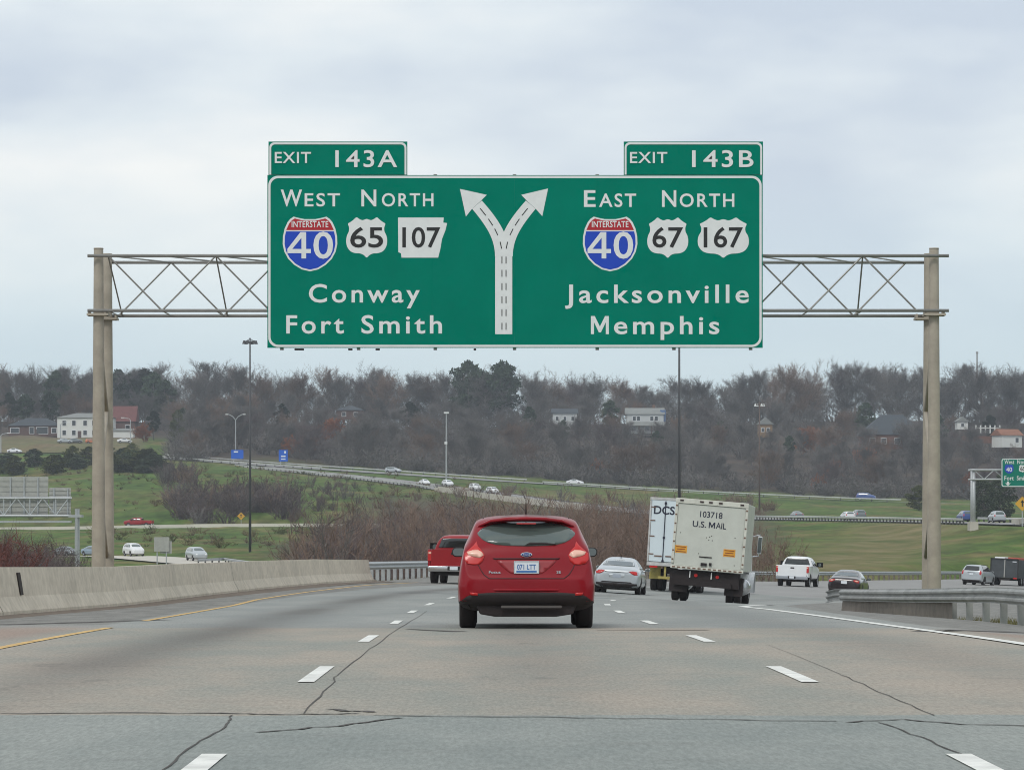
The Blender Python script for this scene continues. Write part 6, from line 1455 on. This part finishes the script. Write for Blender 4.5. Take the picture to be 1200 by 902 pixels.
def shrub(kind, px, d, H, label, group):
    x = (px - 600) * d / F; o = link('bare_shrub', (SHF if d > 600 else SH)[kind][rt.randrange(3)], None, (x, d, ground(x, d) - .1)); k = H / 4.2
    o.scale = (k * rt.uniform(.9, 1.3), k * rt.uniform(.9, 1.3), k); o.rotation_euler = (0, 0, rt.uniform(0, 6.28)); return tag(o, label, 'shrub', group)
def mass(name, label, items):
    """many shrubs nobody could count, as one mesh: items = [(mesh, x, y, z, scale x, scale z, turn)]"""
    cache = {}; V0, F0, MI, mats, off = [], [], [], [], 0
    for me_, x, y, z, sx_, sz_, a in items:
        if me_.name not in cache: cache[me_.name] = (np.array([tuple(v.co) for v in me_.vertices]), [tuple(p.vertices) for p in me_.polygons])
        v_, f_ = cache[me_.name]; m_ = me_.materials[0]
        if m_ not in mats: mats.append(m_)
        c_, n2 = math.cos(a), math.sin(a)
        V0.append(np.stack([(v_[:, 0] * c_ - v_[:, 1] * n2) * sx_ + x, (v_[:, 0] * n2 + v_[:, 1] * c_) * sx_ + y, v_[:, 2] * sz_ + z], -1)); F0 += [tuple(i + off for i in f) for f in f_]; MI += [mats.index(m_)] * len(f_); off += len(v_)
    me = bpy.data.meshes.new(name); me.from_pydata(np.concatenate(V0).tolist(), [], F0)
    for m_ in mats: me.materials.append(m_)
    me.polygons.foreach_set('material_index', MI); return tag(stuff(link(name, me)), label, 'thicket')
tp_x = [330, 345, 380, 440, 500, 540, 560, 600, 660, 720, 770, 870, 885, 910]; tp_y = [645, 628, 603, 594, 588, 580, 582, 590, 586, 582, 582, 608, 614, 620]
items = []; n_ = 0
for k in range(2600):
    px = rt.uniform(332, 912); d = 235 + 345 * rt.random() ** .8
    x = (px - 600) * d / F; gz = ground(x, d); bpy_ = HZ - (gz - EYE) * F / d
    if px > 800 and d > 420: continue
    want = lerp(px, tp_x, tp_y) + rt.uniform(0, 34) + (rt.random() < .3) * 14 + 5 * math.sin(px * .09); H = (bpy_ - want) * d / F
    if H < 1.2: continue
    H = min(H, rt.uniform(5.5, 9.5)); kd = 'brown' if rt.random() < .35 + .35 * math.sin(px / 37 + 1) ** 2 + (.2 if px > 480 else 0) else rt.choice(('grey', 'purple', 'purple')); sx_ = H / 3.6 * rt.uniform(.75, 1.1)
    items.append((SH[kd][rt.randrange(3)], x, d, gz - .1, sx_, H / 3.3, rt.uniform(0, 6.28))); n_ += 1
    if n_ >= 400: break
mass('thicket', 'tangled brown brush behind the red hatchback, the trucks and the end of the barrier', items)
LE, GE = 'bare shrub in the purple grey thicket at the left frame edge behind the barrier', 'bare shrubs at the left edge behind the barrier'
for k in range(64):
    px = rt.uniform(-40, 88); d = rt.uniform(240, 380); x = (px - 600) * d / F; gz = ground(x, d); top = lerp(px, [-40, 20, 60, 90], [604, 608, 620, 640]) + rt.uniform(0, 20); H = EYE + (HZ - top) * d / F - gz
    shrub('red' if px < 22 and rt.random() < .8 else 'purple', px, d, max(1.5, H), LE, GE)
LM, GM = 'bare grey brown shrub in the large clump on the left grass slope', 'bare shrubs on the left grass slope'
for k in range(125):
    if k < 90: px = rt.uniform(196, 350); d = rt.uniform(672, 735)
    elif k < 105: px = rt.uniform(190, 226); d = rt.uniform(770, 850)
    else: px = rt.uniform(345, 440); d = rt.uniform(690, 800)
    shrub('purple' if rt.random() < .5 else rt.choice(('brown', 'grey')), px, d, rt.uniform(3.2, 6.2) * (1 if k < 105 else .55), LM, GM)
items = []
for k in range(90):
    px = rt.uniform(430, 905); d = rt.uniform(640, 800); H = rt.uniform(1.5, 3.4); x = (px - 600) * d / F; items.append((SHF['brown' if rt.random() < .7 else 'grey'][rt.randrange(3)], x, d, ground(x, d) - .1, H / 4.2 * 1.2, H / 4.2, k))
mass('scrub', 'low brown scrub on the bank round the road bridge', items)
weed_o = mat('olive_weeds', (.095, .105, .035), .95, 0, spec=.1); weed_t = mat('tan_weeds', (.20, .165, .085), .95, 0, spec=.1)
WD = [shrub_mesh(700 + i, 4, m_, .05, 16, .9) for i, m_ in enumerate((weed_o, weed_t, weed_o, weed_t, twig_b))]
items = []
for k in range(460):
    if k < 330: px = rt.uniform(-20, 560); d = rt.uniform(672, 895)
    elif k < 430: px = rt.uniform(90, 420); d = rt.uniform(510, 630)
    else: px = rt.uniform(885, 960); d = rt.uniform(300, 420)
    if k >= 330 and k < 430 and abs(d - 655) < 12: continue
    x = (px - 600) * d / F; H = rt.uniform(.35, 1.5) * (.5 if k >= 430 else 1); items.append((WD[rt.randrange(5)], x, d, ground(x, d) - .05, H / 4 * rt.uniform(1.2, 2.6), H / 4, k * 1.7))
mass('weeds', 'rough olive and tan weeds scattered over the grass slopes', items)
# saplings and scrub filling the hillside between the trees: one mass
V0 = []; F0 = []
src = SHF['grey'] + SHF['purple'] + SHF['brown']; arr = [(np.array([tuple(v.co) for v in m.vertices]), [tuple(p.vertices) for p in m.polygons]) for m in src]
for k in range(680):
    px = rt.uniform(-60, 1260); d = rt.uniform(960, 1290) if k < 500 else rt.uniform(958, 1010)
    if (px < 205 and d < 1130) or (d < 992 and 255 < px < 350): continue
    v_, f_ = arr[rt.randrange(9)]; x = (px - 600) * d / F; s_ = rt.uniform(.9, 1.7) * (1.5 if d > 1190 else 1); c_, n2 = math.cos(k), math.sin(k); o = len(V0)
    q = np.stack([(v_[:, 0] * c_ - v_[:, 1] * n2) * s_ * 1.5 + x, (v_[:, 0] * n2 + v_[:, 1] * c_) * s_ * 1.5 + d, v_[:, 2] * s_ + ground(x, d)], -1); V0 += q.tolist(); F0 += [tuple(i + o for i in f) for f in f_]
me = bpy.data.meshes.new('undergrowth'); me.from_pydata(V0, [], F0); me.materials.append(twig_m); uo = stuff(link('undergrowth', me)); tag(uo, 'tangled brown undergrowth between the trees of the hillside wood', 'undergrowth')
# coarse grass round the near guardrail and the barrier end
V0, F0 = [], []; rg = random.Random(9)
for k in range(5200):
    if k < 3600: d = rg.uniform(56, 97); x = lerp(d, [56, 65, 71.5, 78, 85, 95], [9.95, 10, 10, 9.95, 9.8, 9.15]) + .25 + abs(rg.gauss(0, 1.6))
    else: d = rg.uniform(131, 165); x = lerp(d, [131, 165], [-6.2, -3.2]) - abs(rg.gauss(0, 1.2)) + .4
    z = max(ground(x, d), float(zroad(np.float64(x), d)) - .05 if x > 0 else -9); a = rg.uniform(0, 6.28); h = rg.uniform(.05, .24); o = len(V0); b_ = Vector((x, d, z)); u = Vector((math.cos(a), math.sin(a), 0)) * .012; l = Vector((rg.uniform(-1, 1), rg.uniform(-1, 1), 0)) * h * .5
    V0 += [b_ - u, b_ + u, b_ + l + Vector((0, 0, h))]; F0.append((o, o + 1, o + 2))
me = bpy.data.meshes.new('grass'); me.from_pydata([tuple(v) for v in V0], [], F0); me.materials.append(mat('dry_grass_blades', (.15, .14, .06), .9, 0, (.6, .4), spec=.1)); tag(stuff(link('grass', me)), 'dry green grass tufts round the guardrail posts', 'grass')

# ------------------------------------------------------------------ the hazy air
hz = MB().box((0, 1600, 36), (3300, 3420, 90)).build('haze', M['dark']); hm = bpy.data.materials.new('thin_air_haze'); hm.use_nodes = True; hz['kind'] = 'stuff'
tt = hm.node_tree; tt.nodes.clear(); oo = nn(tt, 'ShaderNodeOutputMaterial'); pv = nn(tt, 'ShaderNodeVolumePrincipled'); pv.inputs['Color'].default_value = (.80, .87, .95, 1); pv.inputs['Density'].default_value = .00018; pv.inputs['Anisotropy'].default_value = .2
tt.links.new(pv.outputs[0], oo.inputs['Volume']); hz.data.materials.clear(); hz.data.materials.append(hm); hz['label'] = 'thin pale haze over the distant hillside'; hz['category'] = 'haze'
